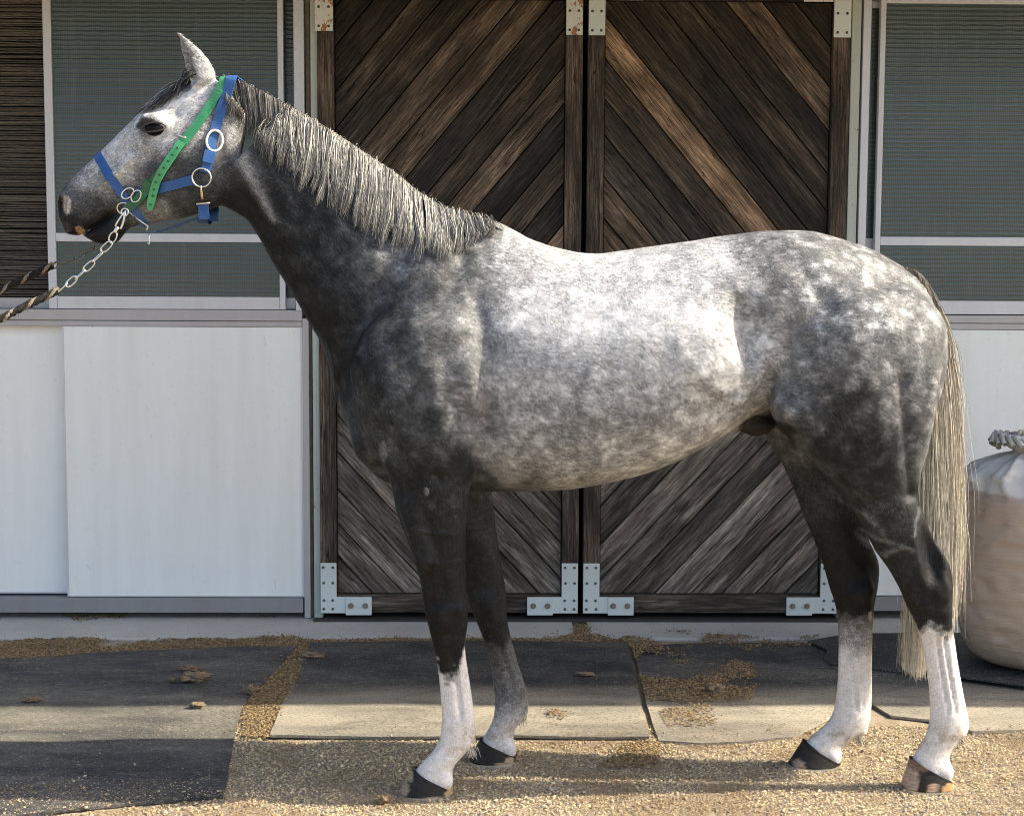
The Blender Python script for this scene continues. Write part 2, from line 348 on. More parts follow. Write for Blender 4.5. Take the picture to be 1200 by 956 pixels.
# aluminium sill, base rail, posts
def rail(name, xa, xb, pa, pb, y0, y1, mat, ref): return box(name, xa, xb, WY+y0, WY+y1, wz(pb, ref), wz(pa, ref), mat, bld)
XL, XR = -6.9, 6.9
xj0, xj1 = W(345, 200).x, W(356.5, 540).x      # left side: end of sill
rail('sill_rail', XL, W(354.5, 372).x, 362.8, 375.5, -0.025, 0.10, ALU_D, 200); rail('sill_rail', XL, W(354.5, 372).x, 376, 382.6, -0.018, 0.10, ALU_D, 200)
xr = W(1008, 500).x
rail('sill_rail', xr, XR, 369.5, 378.5, -0.025, 0.10, ALU_D, 1150); rail('sill_rail', xr, XR, 379, 386, -0.018, 0.10, ALU_D, 1150)
rail('base_rail', XL, W(356, 705).x, 699, 716, -0.03, 0.10, ALU_B, 200); rail('base_rail', xr, XR, 698, 714, -0.03, 0.10, ALU_B, 1100)
for nm, a, b, ref, y0, y1, m in (('aluminium_post', 356.2, 363.5, 540, -0.022, 0.2, ALU_D), ('painted_post', 368.5, 378.2, 600, -0.03, 0.2, POST)):
    box(nm, W(a, ref).x, W(b, ref).x, WY+y0, WY+y1, 0.02, wz(373 if nm[0] == 'a' else -4, 360), m, bld)
box('aluminium_post', W(345, 60).x, W(357, 60).x, WY-0.028, WY+0.2, wz(364, 350), wz(-4, 350), ALU, bld)
box('painted_post', W(358, 60).x, W(363, 60).x, WY-0.005, WY+0.2, 0.02, wz(-4, 360), m_plain('gap_brown', (0.17, 0.14, 0.11), 0.9, nscale=25, var=0.6), bld)  # brown strip stands in for the dark gap beside the post
box('painted_post', W(995.5, 60).x, W(1006.5, 60).x, WY-0.03, WY+0.2, 0.02, wz(-4, 1000), POST, bld)
box('aluminium_post', W(1009.5, 60).x, W(1018.5, 60).x, WY-0.024, WY+0.2, wz(370, 1010), wz(-4, 1010), ALU, bld)
box('aluminium_post', W(1008, 500).x-0.004, W(1018, 500).x, WY-0.02, WY+0.2, 0.02, wz(370, 1010), ALU_D, bld)

# white panels under the sill
def panel(px0, px1, ref, y0, top, bot, label, xr0=None, xr1=None):
    x0 = W(px0, ref).x if xr0 is None else xr0; x1 = W(px1, ref).x if xr1 is None else xr1; m = (px0+px1)/2
    r = empty('white_panel', ((x0+x1)/2, WY+y0, wz(bot, m))); tag(r, label, 'panel', 'white panels under the window sills')
    box('sheet', x0, x1, WY+y0, WY+y0+0.03, wz(bot, m), wz(top, m), PANEL, r, 0.002)
    t_ = 0.006
    for a, b in ((x0-0.002, x0+t_), (x1-t_, x1+0.002)): box('edge_trim', a, b, WY+y0-0.004, WY+y0+0.028, wz(bot, m)-0.001, wz(top, m)-0.002, ALU, r, 0.001)
    box('edge_trim', x0+t_+0.001, x1-t_-0.001, WY+y0-0.004, WY+y0+0.028, wz(bot, m)-0.001, wz(bot, m)+0.006, ALU, r, 0.001)
panel(77.5, 355.8, 540, -0.015, 383, 698, 'wide white panel below the left window, beside the wooden door')
panel(-120, 80, 540, 0.025, 381, 696, 'recessed white panel at the left edge below the reed blind', xr0=-6.9)
panel(1019, 1260, 540, -0.015, 386.5, 697, 'white panel below the right window, behind the tail and the sack', xr1=6.9)

# windows
def sash(px_l, px_r, y0, label, spec, x_r=None, x_l=None, group='sliding windows of the stable'):
    """spec: pixel widths and rows (stile_w_left, stile_w_right, top, [mid0, mid1], bot0, bot1)"""
    wl, wr, top, mid, b0, b1 = spec
    x0 = W(px_l, 180).x if x_l is None else x_l; x1 = W(px_r, 180).x if x_r is None else x_r; m = max(30, min(1170, (px_l+px_r)/2))
    k = W(100, 180).x-W(99, 180).x
    r = empty('sliding_window', ((x0+x1)/2, WY+y0, wz(b1, m))); tag(r, label, 'window', group)
    box('stile', x0, x0+wl*k, WY+y0, WY+y0+0.032, wz(b1, m), wz(top-8, m), ALU, r); box('stile', x1-wr*k, x1, WY+y0, WY+y0+0.032, wz(b1, m), wz(top-8, m), ALU, r)
    a, b = x0+wl*k+0.0005, x1-wr*k-0.0005
    box('bottom_rail', a, b, WY+y0+0.002, WY+y0+0.030, wz(b1, m), wz(b0, m), ALU, r); box('top_rail', a, b, WY+y0+0.002, WY+y0+0.030, wz(top, m), wz(top-8, m), ALU, r)
    rows = [(top, b0)]
    if mid:
        box('middle_rail', a, b, WY+y0+0.002, WY+y0+0.030, wz(mid[1], m), wz(mid[0], m), ALU, r); rows = [(top, mid[0]), (mid[1], b0)]
    for q0, q1 in rows:
        box('pane', a-0.003, b+0.003, WY+y0+0.012, WY+y0+0.017, wz(q1, m)-0.003, wz(q0, m)+0.003, PANE, r, 0)
    return r
sash(54.8, 329+6.5-2, -0.020, 'window with ribbed dark glass behind the horse head', (9.7, 6.5, -6, (273.8, 284), 347.5, 362.3))
sash(300, 344.6, 0.03, 'narrow strip of a window sash behind the left window, beside the post', (6, 1.0, -6, None, 349, 362.5))
sash(1030-3.4, 1330, -0.020, 'window with ribbed dark glass above the hindquarters', (6.4, 6, 6, (278.3, 288.6), 352.7, 368.5), x_r=6.9)
sash(1018.5, 1050, 0.03, 'narrow dark window strip between the right post and the right window', (1.2, 6, 8, None, 279, 369))
# reed blind
def m_reed():
    t = M('brown_reed'); a = t.n('Attribute', attribute_name='tint').outputs['Color']; n = t.noise(t.coords((6, 60, 60)), 5, 4)
    return t.out(t.mix(1.0, a, t.ramp(n, [(0.3, 0.5), (0.7, 1.3)]), 'MULTIPLY'), 0.7, normal=t.bump(n, 0.4, 0.002), spec=0.25)
bx1 = W(58.5, 180).x; bx0 = bx1-4.4; bz0, bz1 = wz(348, 30), wz(-6, 30)
bl = empty('reed_blind', ((bx0+bx1)/2, WY+0.045, bz0)); tag(bl, 'dark brown reed blind hanging at the left edge', 'blind')
n = int((bz1-bz0)/0.0105); K = 26
pp = np.zeros((n, K, 3)); pp[:, :, 0] = np.linspace(bx0+1.6, bx1, K)[None]
for i in range(n):
    zz = bz0+0.006+i*0.0105; q = np.stack([pp[i, :, 0]*2.2, np.full(K, i*0.9), np.zeros(K)], 1)
    pp[i, :, 2] = zz+(vnoise(q, 2.0, 2, 2)-0.5)*0.011; pp[i, :, 1] = WY+0.055+(vnoise(q, 2.0, 2, 8)-0.5)*0.012
rr = np.full((n, K), 0.0048)*(0.7+0.6*RNG.random((n, 1)))
v, f = tube_np(pp, rr, 5); me = mesh_np('reeds', v, f)
tc = np.array([0.115, 0.100, 0.083])*(0.6+0.65*RNG.random((n, 1))); col_attr(me, 'tint', np.repeat(tc, K*5, 0))
o = link('reeds', me, None, m_reed()); o['kind'] = 'stuff'; keep(o, bl)
box('bottom_bar', bx0+1.6, bx1, WY+0.04, WY+0.07, wz(361.5, 30), wz(349, 30), ALU_D, bl)
box('backing', bx0+1.6, bx1, WY+0.085, WY+0.095, bz0, bz1, DARK, bl, 0)

# ------------------------------------------------------------------ plank doors
def clip(poly, nx, nz, d):                   # keep n.p <= d
    out = []
    for i, a in enumerate(poly):
        b = poly[(i+1) % len(poly)]; da, db = nx*a[0]+nz*a[1]-d, nx*b[0]+nz*b[1]-d
        if da <= 0: out.append(a)
        if da*db < 0: k = da/(da-db); out.append((a[0]+(b[0]-a[0])*k, a[1]+(b[1]-a[1])*k))
    return out
def plank_poly(name, poly, ang, y0, y1, parent, tone, warm):
    """plank cut to `poly` (x,z world); local x runs along the grain"""
    cx = sum(p[0] for p in poly)/len(poly); cz = sum(p[1] for p in poly)/len(poly); ca, sa = math.cos(ang), math.sin(ang)
    loc = [((p[0]-cx)*ca+(p[1]-cz)*sa, -(p[0]-cx)*sa+(p[1]-cz)*ca) for p in poly]
    bm = bmesh.new(); A = [bm.verts.new((p[0], 0, p[1])) for p in loc]; B = [bm.verts.new((p[0], y1-y0, p[1])) for p in loc]
    bm.faces.new(A); bm.faces.new(B[::-1]); m_ = len(loc)
    for i in range(m_): bm.faces.new((A[i], B[i], B[(i+1) % m_], A[(i+1) % m_]))
    bmesh.ops.recalc_face_normals(bm, faces=bm.faces)
    bmesh.ops.bevel(bm, geom=[e for e in bm.edges if all(abs(v.co.y) < 1e-6 for v in e.verts)], offset=0.003, segments=1, affect='EDGES')
    o = link(name, bm_done(bm, name), None, WOOD); o.location = (cx, y0, cz); o.rotation_euler = (0, -ang, 0)
    o['tone'] = float(tone); o['warm'] = float(warm); keep(o, parent); return o
def field(rect, ang, width, parent, y0, tones, seed):
    """fill a rectangle (x0,x1,z0,z1) with diagonal planks"""
    x0, x1, z0, z1 = rect; nx, nz = -math.sin(ang), math.cos(ang)
    ds = [nx*x+nz*z for x in (x0, x1) for z in (z0, z1)]; d = min(ds); rg = random.Random(seed); i = 0
    while d < max(ds)-0.004:
        wd = width*rg.uniform(0.86, 1.12); poly = [(x0, z0), (x1, z0), (x1, z1), (x0, z1)]
        poly = clip(poly, nx, nz, d+wd-0.0022)
        if poly: poly = clip(poly, -nx, -nz, -(d+0.0022))
        if len(poly) >= 3:
            tn, wm = tones[i % len(tones)]
            dy = rg.uniform(-0.003, 0.003)
            plank_poly('plank', poly, ang, y0+dy, y0+dy+0.022, parent, tn**1.45*1.12*rg.uniform(0.85, 1.15), wm)
        d += wd; i += 1
PL = 0.50                                    # plank layer tones: (brightness, warmth)
def door(pxs, label, diag, tonesU, tonesL, rusty, seed):
    """pxs: outer and inner pixel edges of both stiles at the top rows and at the bottom rows"""
    (a0, a1, b0, b1) = pxs
    X = [ (W(t, 44).x+W(q, 640).x)/2 for t, q in (a0, a1, b0, b1)]
    zb, zt = wz(715.5, 680), wz(-1, 680)+0.10; m = (X[0]+X[3])/2
    r = empty('stable_door', (m, WY, zb)); tag(r, label, 'door', 'wooden double doors of the stable')
    yF = WY-0.045
    rg = random.Random(seed)
    for q0, q1 in ((X[0], X[1]), (X[2], X[3])):
        plank_poly('stile', [(q0, zb), (q1, zb), (q1, zt), (q0, zt)], math.pi/2, yF, yF+0.05, r, rg.uniform(0.55, 0.7), 0.45)
    zr1, zm0, zm1, zr2 = wz(694.5, 680), wz(422, 680), wz(402, 680), wz(1.5, 680)
    i0, i1 = X[1]+0.0015, X[2]-0.0015
    plank_poly('rail', [(i0, zb), (i1, zb), (i1, zr1), (i0, zr1)], 0, yF+0.004, yF+0.05, r, 0.85, 0.25)
    plank_poly('rail', [(i0, zm0), (i1, zm0), (i1, zm1), (i0, zm1)], 0, yF+0.004, yF+0.05, r, 0.75, 0.3)
    plank_poly('rail', [(i0, zr2), (i1, zr2), (i1, zt), (i0, zt)], 0, yF+0.004, yF+0.05, r, 0.5, 0.3)
    field((i0+0.001, i1-0.001, zm1+0.002, zr2-0.002), R(50)*diag, 0.110, r, yF+0.026, tonesU, seed)
    field((i0+0.001, i1-0.001, zr1+0.002, zm0-0.002), -R(47)*diag, 0.106, r, yF+0.026, tonesL, seed+1)
    prism('back_sheet', [(i0, zb+0.01), (i1, zb+0.01), (i1, zt-0.01), (i0, zt-0.01)], yF+0.056, yF+0.06, DARK, r)
    return r, X, zb, zr2, yF
dk = lambda *a: list(a)
TU1 = [(0.45, .3), (0.60, .5), (0.95, .6), (0.50, .3), (0.70, .5), (0.42, .3), (0.95, .55), (0.55, .5), (0.48, .3), (0.75, .6), (0.85, .5), (0.45, .4), (0.5, .4), (0.4, .4), (0.45, .5), (0.4, .3)]  # upper planks: darker wood, with the eave's shade put into the tone
TU2 = [(1.2, .3), (0.45, .3), (0.95, .7), (0.85, .6), (0.65, .3), (0.55, .4), (0.75, .5), (1.25, .95), (0.50, .5), (0.42, .4), (0.50, .5), (0.40, .4), (1.0, .6), (0.45, .6), (0.4, .6)]
TL1 = [(0.95, .1), (1.15, .05), (1.4, .0), (1.1, .05), (1.45, .05), (0.95, .1), (1.25, .1), (1.05, .1), (0.9, .15), (1.2, .2)]
TL2 = [(1.1, .05), (0.9, .15), (1.3, .05), (0.9, .15), (1.5, .05), (0.85, .1), (1.1, .1), (1.4, .15), (0.8, .1), (1.2, .1)]
dl, XA, zb, zt2, yF = door(((371.5, 378), (391, 396.5), (662, 658.5), (682, 677.5)), 'dark weathered plank door leaf on the left, behind the neck and front legs', 1, TU1, TL1, True, 5)
dr, XB, _, _, _ = door(((688, 683), (708, 702), (974, 959), (995, 978)), 'dark weathered plank door leaf on the right, behind the barrel and croup', -1, TU2, TL2, False, 9)
rv = bmesh.new(); bmesh.ops.create_uvsphere(rv, u_segments=8, v_segments=5, radius=0.0062)
for v in rv.verts: v.co.y *= 0.5
RV = bm_done(rv, 'rivet', True); RV.materials.append(RIVET)
bo = bmesh.new(); bmesh.ops.create_cone(bo, cap_ends=True, segments=12, radius1=0.013, radius2=0.012, depth=0.006, matrix=Matrix.Rotation(R(90), 4, 'X'))
bmesh.ops.create_cone(bo, cap_ends=True, segments=6, radius1=0.008, radius2=0.008, depth=0.016, matrix=Matrix.Rotation(R(90), 4, 'X'))
BO = bm_done(bo, 'bolt'); BO.materials.append(m_plain('worn_bolt', (0.28, 0.25, 0.21), 0.5, 0.7))
def put_rivet(me, nm, x, y, z, par, root):
    o = bpy.data.objects.new(nm, me); C.objects.link(o); o.parent = par
    o.location = Vector((x, y, z))-Vector(par.location)-Vector(root.location); return o
def bracket(root, xo, sgn, z0, xi):
    """bottom corner bracket: xo outer x, sgn +1 grows to the right, xi inner stile edge"""
    k = 1/260.0; y = yF
    L = [(xo, z0), (xo+sgn*29*k, z0), (xo+sgn*29*k, z0+19*k), (xi, z0+19*k), (xi, z0+58*k), (xo, z0+58*k)]
    b = prism('bracket', L, y-0.006, y-0.0005, STEEL, root, 0.0012)
    pl = prism('bolt_plate', [(xo+sgn*28.5*k, z0-2*k), (xo+sgn*58*k, z0-2*k), (xo+sgn*58*k, z0+19*k), (xo+sgn*28.5*k, z0+19*k)], y-0.011, y-0.0005, STEEL, root, 0.0015)
    wx = (xi-xo)
    for zz in (5, 15, 35, 53):
        for fx in (0.2, 0.78): put_rivet(RV, 'rivet', xo+wx*fx+random.uniform(-.002, .002), y-0.0065, z0+zz*k, b, root)
    for fx in (34.5, 51): put_rivet(BO, 'bolt', xo+sgn*fx*k, y-0.013, z0+9*k, pl, root)
def top_plate(root, x0, x1, zb_, mat, strip=None):
    y = yF; m = [(x0, zb_), (x1, zb_), (x1, zt2+0.09), (x0, zt2+0.09)]
    b = prism('bracket', m, y-0.006, y-0.0005, mat, root, 0.0012)
    if strip: prism('strap_plate', [(strip[0], zt2-0.004), (strip[1], zt2-0.004), (strip[1], zt2+0.09), (strip[0], zt2+0.09)], y-0.005, y+0.003, STEEL_R, root, 0.001)
    for dz in (0.02, 0.10):
        for fx in (0.22, 0.76): put_rivet(RV, 'rivet', x0+(x1-x0)*fx, y-0.0065, zb_+dz, b, root)
for X, rt in ((XA, dl), (XB, dr)):
    bracket(rt, X[0]+0.001, 1, zb, X[1]); bracket(rt, X[3]-0.001, -1, zb, X[2])
top_plate(dl, XA[0]-0.008, XA[1]-0.001, wz(39, 380), STEEL_R); top_plate(dl, XA[2], XA[3]-0.002, wz(43.5, 670), STEEL_R, (XA[2]-0.16, XA[2]-0.002))
top_plate(dr, XB[0]+0.002, XB[1], wz(44, 700), STEEL, (XB[1]+0.002, XB[1]+0.16)); top_plate(dr, XB[2], XB[3]-0.001, wz(46.5, 985), STEEL, (XB[2]-0.13, XB[2]-0.002))
# dark bottom track under the doors
tk = box('door_track', XA[0]-0.03, XB[3]+0.03, WY-0.075, WY+0.10, 0.006, 0.026, m_plain('dark_track', (0.035, 0.03, 0.027), 0.8), None, 0.003); tag(tk, 'dark floor track under the wooden doors', 'track')

# ------------------------------------------------------------------ horse: one implicit surface, meshed once
H = 0.0054                                   # grid step
GO = np.array([-1.46, -0.36, -0.01]); GN = np.array([int(2.92/H), int(0.72/H), int(2.31/H)])
gx, gy, gz = [GO[i]+H*np.arange(GN[i]) for i in range(3)]
FAR = 0.12
Fd = np.full(GN, FAR, np.float32)
def sub(lo, hi, pad=0.09):
    sl_ = []
    for i in range(3):
        a = max(0, int((lo[i]-pad-GO[i])/H)); b = min(GN[i], int((hi[i]+pad-GO[i])/H)+2); sl_.append(slice(a, b))
    return tuple(sl_)
def smin(a, b, k):
    h = np.maximum(k-np.abs(a-b), 0)/k; return np.minimum(a, b)-h*h*k*0.25
def add(sl_, f, k): Fd[sl_] = smin(Fd[sl_], np.minimum(f, FAR).astype(np.float32), k)
def cut(sl_, f, k):
    a = -Fd[sl_]; Fd[sl_] = -smin(a, f.astype(np.float32), k)
def pw(pts, Y):                              # pixel polyline -> (x,z)
    return np.array([[q.x, q.z] for q in (P(a, b, Y) for a, b in pts)])
def loft(axis, hi, lo, secs, k=0.03, Y=0.0, sm=2, n_exp=2.0, cap=0.02):
    """body section swept along a straight axis in the x,z plane. hi/lo: outline polylines (pixels);
    secs: rows (pixel on axis, centre y, half width, egg) -- egg>0 narrows the 'hi' side, <0 the 'lo' side"""
    A = pw(axis, Y); O = A[0]; d = A[1]-A[0]; d /= np.linalg.norm(d); nrm = np.array([-d[1], d[0]])
    su = lambda p: np.stack([(p-O)@d, (p-O)@nrm], 1)
    h_, l_, c_ = su(pw(hi, Y)), su(pw(lo, Y)), su(pw([s[0] for s in secs], Y))
    if h_[:, 1].mean() < l_[:, 1].mean(): nrm = -nrm; h_[:, 1] *= -1; l_[:, 1] *= -1
    def srt(a): return a[np.argsort(a[:, 0])]
    h_, l_ = srt(h_), srt(l_); oc = np.argsort(c_[:, 0]); c_ = c_[oc]; sv = np.array([s[1:] for s in secs], float)[oc]
    s0, s1 = max(h_[0, 0], l_[0, 0]), min(h_[-1, 0], l_[-1, 0]); ss = np.linspace(s0, s1, 240)
    def cur(xa, ya):
        y = np.interp(ss, xa, ya); kk = np.ones(2*sm*3+1); kk /= kk.sum(); q = np.pad(y, 3*sm, mode='edge')
        q[:3*sm] = y[0]-(y[1]-y[0])*np.arange(3*sm, 0, -1); q[-3*sm:] = y[-1]+(y[-1]-y[-2])*np.arange(1, 3*sm+1)
        return np.convolve(q, kk, 'valid')
    uh, ul = cur(h_[:, 0], h_[:, 1]), cur(l_[:, 0], l_[:, 1])
    cy, hw, eg = [cur(c_[:, 0], sv[:, i]) for i in range(3)]
    uc, ur = (uh+ul)/2, np.maximum((uh-ul)/2, 0.004)
    pts = np.concatenate([O+ss[:, None]*d+uh[:, None]*nrm, O+ss[:, None]*d+ul[:, None]*nrm])
    sl_ = sub((pts[:, 0].min(), (cy-hw).min(), pts[:, 1].min()), (pts[:, 0].max(), (cy+hw).max(), pts[:, 1].max()), 0.06)
    xx, zz = gx[sl_[0]][:, None], gz[sl_[2]][None, :]
    s_ = (xx-O[0])*d[0]+(zz-O[1])*d[1]; u_ = (xx-O[0])*nrm[0]+(zz-O[1])*nrm[1]
    I = lambda a: np.interp(s_, ss, a)
    un = (u_-I(uc)); UR = I(ur); CY, HW, EG = I(cy), I(hw), I(eg)
    q = np.clip(un/UR, -1, 1); wsc = 1-np.where(EG > 0, EG*np.clip(q, 0, 1)**1.5, -EG*np.clip(-q, 0, 1)**1.5)
    HW = np.maximum(HW*wsc, 0.004)
    un, UR, HW, CY = un[:, None, :], UR[:, None, :], HW[:, None, :], CY[:, None, :]
    vy = gy[sl_[1]][None, :, None]-CY
    a, b = np.abs(un)/UR, np.abs(vy)/HW
    k0 = (a**n_exp+b**n_exp)**(1/n_exp); k1 = np.sqrt((un/UR**2)**2+(vy/HW**2)**2)+1e-6
    rr_ = np.sqrt(a*a+b*b)+1e-6
    f = (k0-1)*rr_/k1
    end = np.maximum(s0-s_, s_-s1)[:, None, :]
    f = np.where(end > -cap, np.maximum(f, end), f)
    add(sl_, f, k)
def ell(c, r, k=0.03, rot=0.0, tilt=0.0, op=add):
    """ellipsoid at world c with radii r, rotated by rot in the x,z plane (+ = nose up to the right) and tilt about z"""
    m_ = max(r); sl_ = sub([c[i]-m_ for i in range(3)], [c[i]+m_ for i in range(3)], 0.04)
    X = gx[sl_[0]][:, None, None]-c[0]; Yv = gy[sl_[1]][None, :, None]-c[1]; Z = gz[sl_[2]][None, None, :]-c[2]
    ca, sa = math.cos(rot), math.sin(rot); a = X*ca+Z*sa; b = -X*sa+Z*ca
    ct, st = math.cos(tilt), math.sin(tilt); a, y = a*ct+Yv*st, -a*st+Yv*ct
    k0 = np.sqrt((a/r[0])**2+(y/r[1])**2+(b/r[2])**2); k1 = np.sqrt((a/r[0]**2)**2+(y/r[1]**2)**2+(b/r[2]**2)**2)+1e-6
    op(sl_, k0*(k0-1)/k1, k)
def pell(px, py, y, rx, ry, rz, k=0.03, rot=0.0, tilt=0.0, op=add, mirror=False):
    c = P(px, py, y); ell((c.x, y, c.z), (rx, ry, rz), k, rot, tilt, op)
    if mirror: ell((c.x, -y, c.z), (rx, ry, rz), k, rot, -tilt, op)

# trunk
loft(((400, 420), (1100, 420)),
     [(398, 405), (410, 385), (430, 350), (460, 315), (500, 288), (540, 268), (562, 262), (590, 268), (620, 281), (660, 294), (690, 298), (720, 296), (760, 290), (800, 284), (850, 276), (900, 269.5), (930, 268.5), (960, 271.5), (990, 281), (1020, 292), (1050, 308), (1075, 326), (1090, 345), (1101, 380), (1104, 400)],
     [(398, 465), (406, 499), (417, 531), (432, 552), (448, 562), (470, 570), (552, 576), (619, 574), (679, 571), (707, 566), (754, 554), (794, 538), (830, 518), (858, 502), (886, 482), (920, 476), (960, 480), (1000, 490), (1040, 490), (1070, 470), (1090, 445), (1104, 415)],
     [((398, 420), 0, .06, 0), ((415, 420), 0, .13, .1), ((450, 420), 0, .19, .25), ((500, 420), 0, .222, .45), ((560, 420), 0, .225, .50), ((620, 420), 0, .258, .36), ((680, 420), 0, .283, .22), ((740, 420), 0, .290, .14), ((800, 420), 0, .276, .10), ((850, 420), 0, .250, .10), ((900, 420), 0, .235, .14), ((950, 420), 0, .235, .20), ((1000, 420), 0, .215, .25), ((1050, 420), 0, .165, .3), ((1085, 420), 0, .11, .2), ((1104, 400), 0, .05, 0)],
     k=0.02, n_exp=2.15)
# neck
loft(((275, 165), (480, 400)),
     [(250, 92), (262, 90), (282, 97), (324, 118), (366, 141), (407, 167), (441, 190), (462, 203), (491, 227), (516, 243), (550, 256), (585, 268), (625, 300)],
     [(238, 228), (272, 247), (291, 257), (307, 284), (324, 315), (338, 337), (354, 364), (376, 400), (388, 434), (397, 465), (408, 500)],
     [((255, 142), 0, .070, .30), ((290, 182), 0, .072, .45), ((340, 240), 0, .083, .55), ((400, 308), 0, .110, .55), ((450, 366), 0, .150, .50), ((500, 423), 0, .185, .4)],
     k=0.05, n_exp=2.0)
# head and lower jaw
loft(((258, 100), (80, 245)),
     [(272, 86), (258, 87), (240, 91), (222, 98), (200, 111), (180, 123), (165, 133), (142, 155), (122, 174), (112, 184), (95, 199), (83, 211), (76, 220), (71.5, 229), (69.5, 240), (70, 250), (72, 262), (76, 270), (79, 273)],
     [(290, 140), (285, 170), (279, 200), (268, 228), (250, 246), (234, 250), (210, 257), (182, 259), (160, 256), (145, 251), (133, 250), (122, 258), (112, 265), (101, 270), (95, 276), (88, 277), (80, 274)],
     [((262, 97), 0, .062, .2), ((240, 115), 0, .075, .15), ((205, 143), 0, .094, .05), ((185, 159), 0, .098, .0), ((165, 176), 0, .082, .05), ((140, 196), 0, .058, .15), ((112, 219), 0, .050, .2), ((92, 235), 0, .054, .1), ((80, 245), 0, .050, .05), ((66, 256), 0, .030, 0)],
     k=0.022, n_exp=2.5, cap=0.008)
loft(((200, 235), (105, 272)), [(205, 215), (170, 225), (150, 240), (133, 251.5), (122, 259.5), (112, 266.5), (102, 272.5), (98, 274)],
     [(206, 256), (182, 261), (165, 263), (150, 268), (143, 277), (138, 283.5), (125, 287), (112, 284.5), (104, 280), (99, 276)],
     [((200, 235), 0, .060, 0), ((165, 250), 0, .042, 0), ((135, 262), 0, .038, 0), ((112, 270), 0, .038, 0), ((100, 275), 0, .022, 0)], k=0.006, cap=0.006)
# limbs: vertical lofts; rows (row, front, back, centre y, half width)
def limb(rows, Yp, k, n_exp=2.0, k2=None):
    xm = sum((r[1]+r[2])/2 for r in rows)/len(rows)
    loft(((xm, rows[0][0]), (xm, rows[-1][0])), [(r[1], r[0]) for r in rows], [(r[2], r[0]) for r in rows], [((xm, r[0]), r[3], r[4], r[5] if len(r) > 5 else 0) for r in rows], k=k, Y=Yp, sm=1, n_exp=n_exp, cap=0.012)
NFY, FFY, NHY, FHY = -0.135, 0.145, -0.095, 0.105
def fore(rows, y, s):                        # s: -1 near, +1 far
    limb([(r[0], r[1], r[2], s*r[3], r[4], *(r[5:])) for r in rows], y, 0.028)
near_fore = [(335, 490, 535, .100, .020), (380, 440, 570, .162, .078), (430, 418, 574, .168, .088), (480, 420, 568, .165, .088), (520, 436, 561, .160, .085), (548, 452, 555, .155, .080), (570, 460, 550, .150, .073), (598, 464, 547, .146, .066), (623, 474, 546, .143, .060), (654, 485, 546, .140, .053), (677, 492, 546, .138, .047), (698, 495.5, 546, .137, .044), (715, 497.5, 548, .136, .044), (731, 501.5, 548.5, .136, .043), (745, 505, 545.5, .136, .036), (760, 509, 544.5, .136, .030), (784, 513.5, 548, .136, .026), (810, 516, 552, .136, .026), (835, 518, 555.5, .136, .029), (852, 517.5, 558, .136, .034), (864, 516, 558, .136, .035), (876, 511, 552, .136, .033), (889, 499, 538, .137, .031), (901, 487, 529, .137, .034), (912, 482, 529, .137, .036), (924, 481, 527, .137, .034)]
fore(near_fore, NFY, -1)
far_fore = [(345, 490, 550, .100, .020), (400, 440, 585, .165, .080), (450, 420, 588, .168, .088), (500, 430, 582, .165, .085), (545, 470, 578, .158, .078), (578, 492, 575, .152, .070), (602, 505, 579, .150, .062), (633, 521, 583, .148, .055), (658, 533, 587, .147, .049), (681, 542, 591, .146, .046), (702, 549, 594, .146, .045), (715, 553, 593, .146, .042), (732, 560, 595, .146, .036), (750, 567, 599.5, .146, .029), (777, 575, 607, .146, .026), (804, 578.5, 616, .146, .029), (823, 580, 620, .146, .034), (837, 579.5, 617, .146, .034), (848, 576, 608, .146, .031), (857, 571, 601, .146, .031), (866, 565, 602, .146, .034), (876, 562, 604, .146, .036), (886, 561, 602, .146, .033)]
fore(far_fore, FFY, 1)
near_hind = [(315, 975, 1040, .060, .020), (345, 930, 1080, .125, .080), (380, 898, 1099, .158, .110), (420, 891, 1100, .163, .114), (450, 893, 1096, .162, .112), (480, 900, 1088, .158, .106), (507, 916, 1082, .152, .098), (532, 942, 1076, .146, .088), (557, 965, 1069.5, .140, .077), (583, 988, 1071, .134, .067), (606, 1003, 1080, .130, .060), (625, 1013, 1089, .127, .054, 0), (648, 1026, 1103, .124, .048, -.35), (664, 1039, 1111.5, .120, .046, -.35), (680, 1048, 1113.5, .117, .045, -.25), (694, 1055, 1113.5, .114, .045, -.1), (709, 1061, 1113, .112, .043), (728, 1072, 1113, .109, .037), (746, 1078.5, 1116.5, .107, .031), (770, 1083, 1120, .105, .028), (800, 1087.5, 1125.5, .103, .027), (828, 1089.5, 1131, .101, .030), (845, 1089, 1135, .100, .035), (855, 1087, 1134, .099, .036), (866, 1082.5, 1125, .098, .033), (878, 1075, 1113, .097, .031), (890, 1068, 1111, .096, .034), (900, 1066, 1113, .096, .037), (912, 1066, 1114, .096, .035)]
limb([(r[0], r[1], r[2], -r[3], *r[4:]) for r in near_hind], NHY, 0.016)
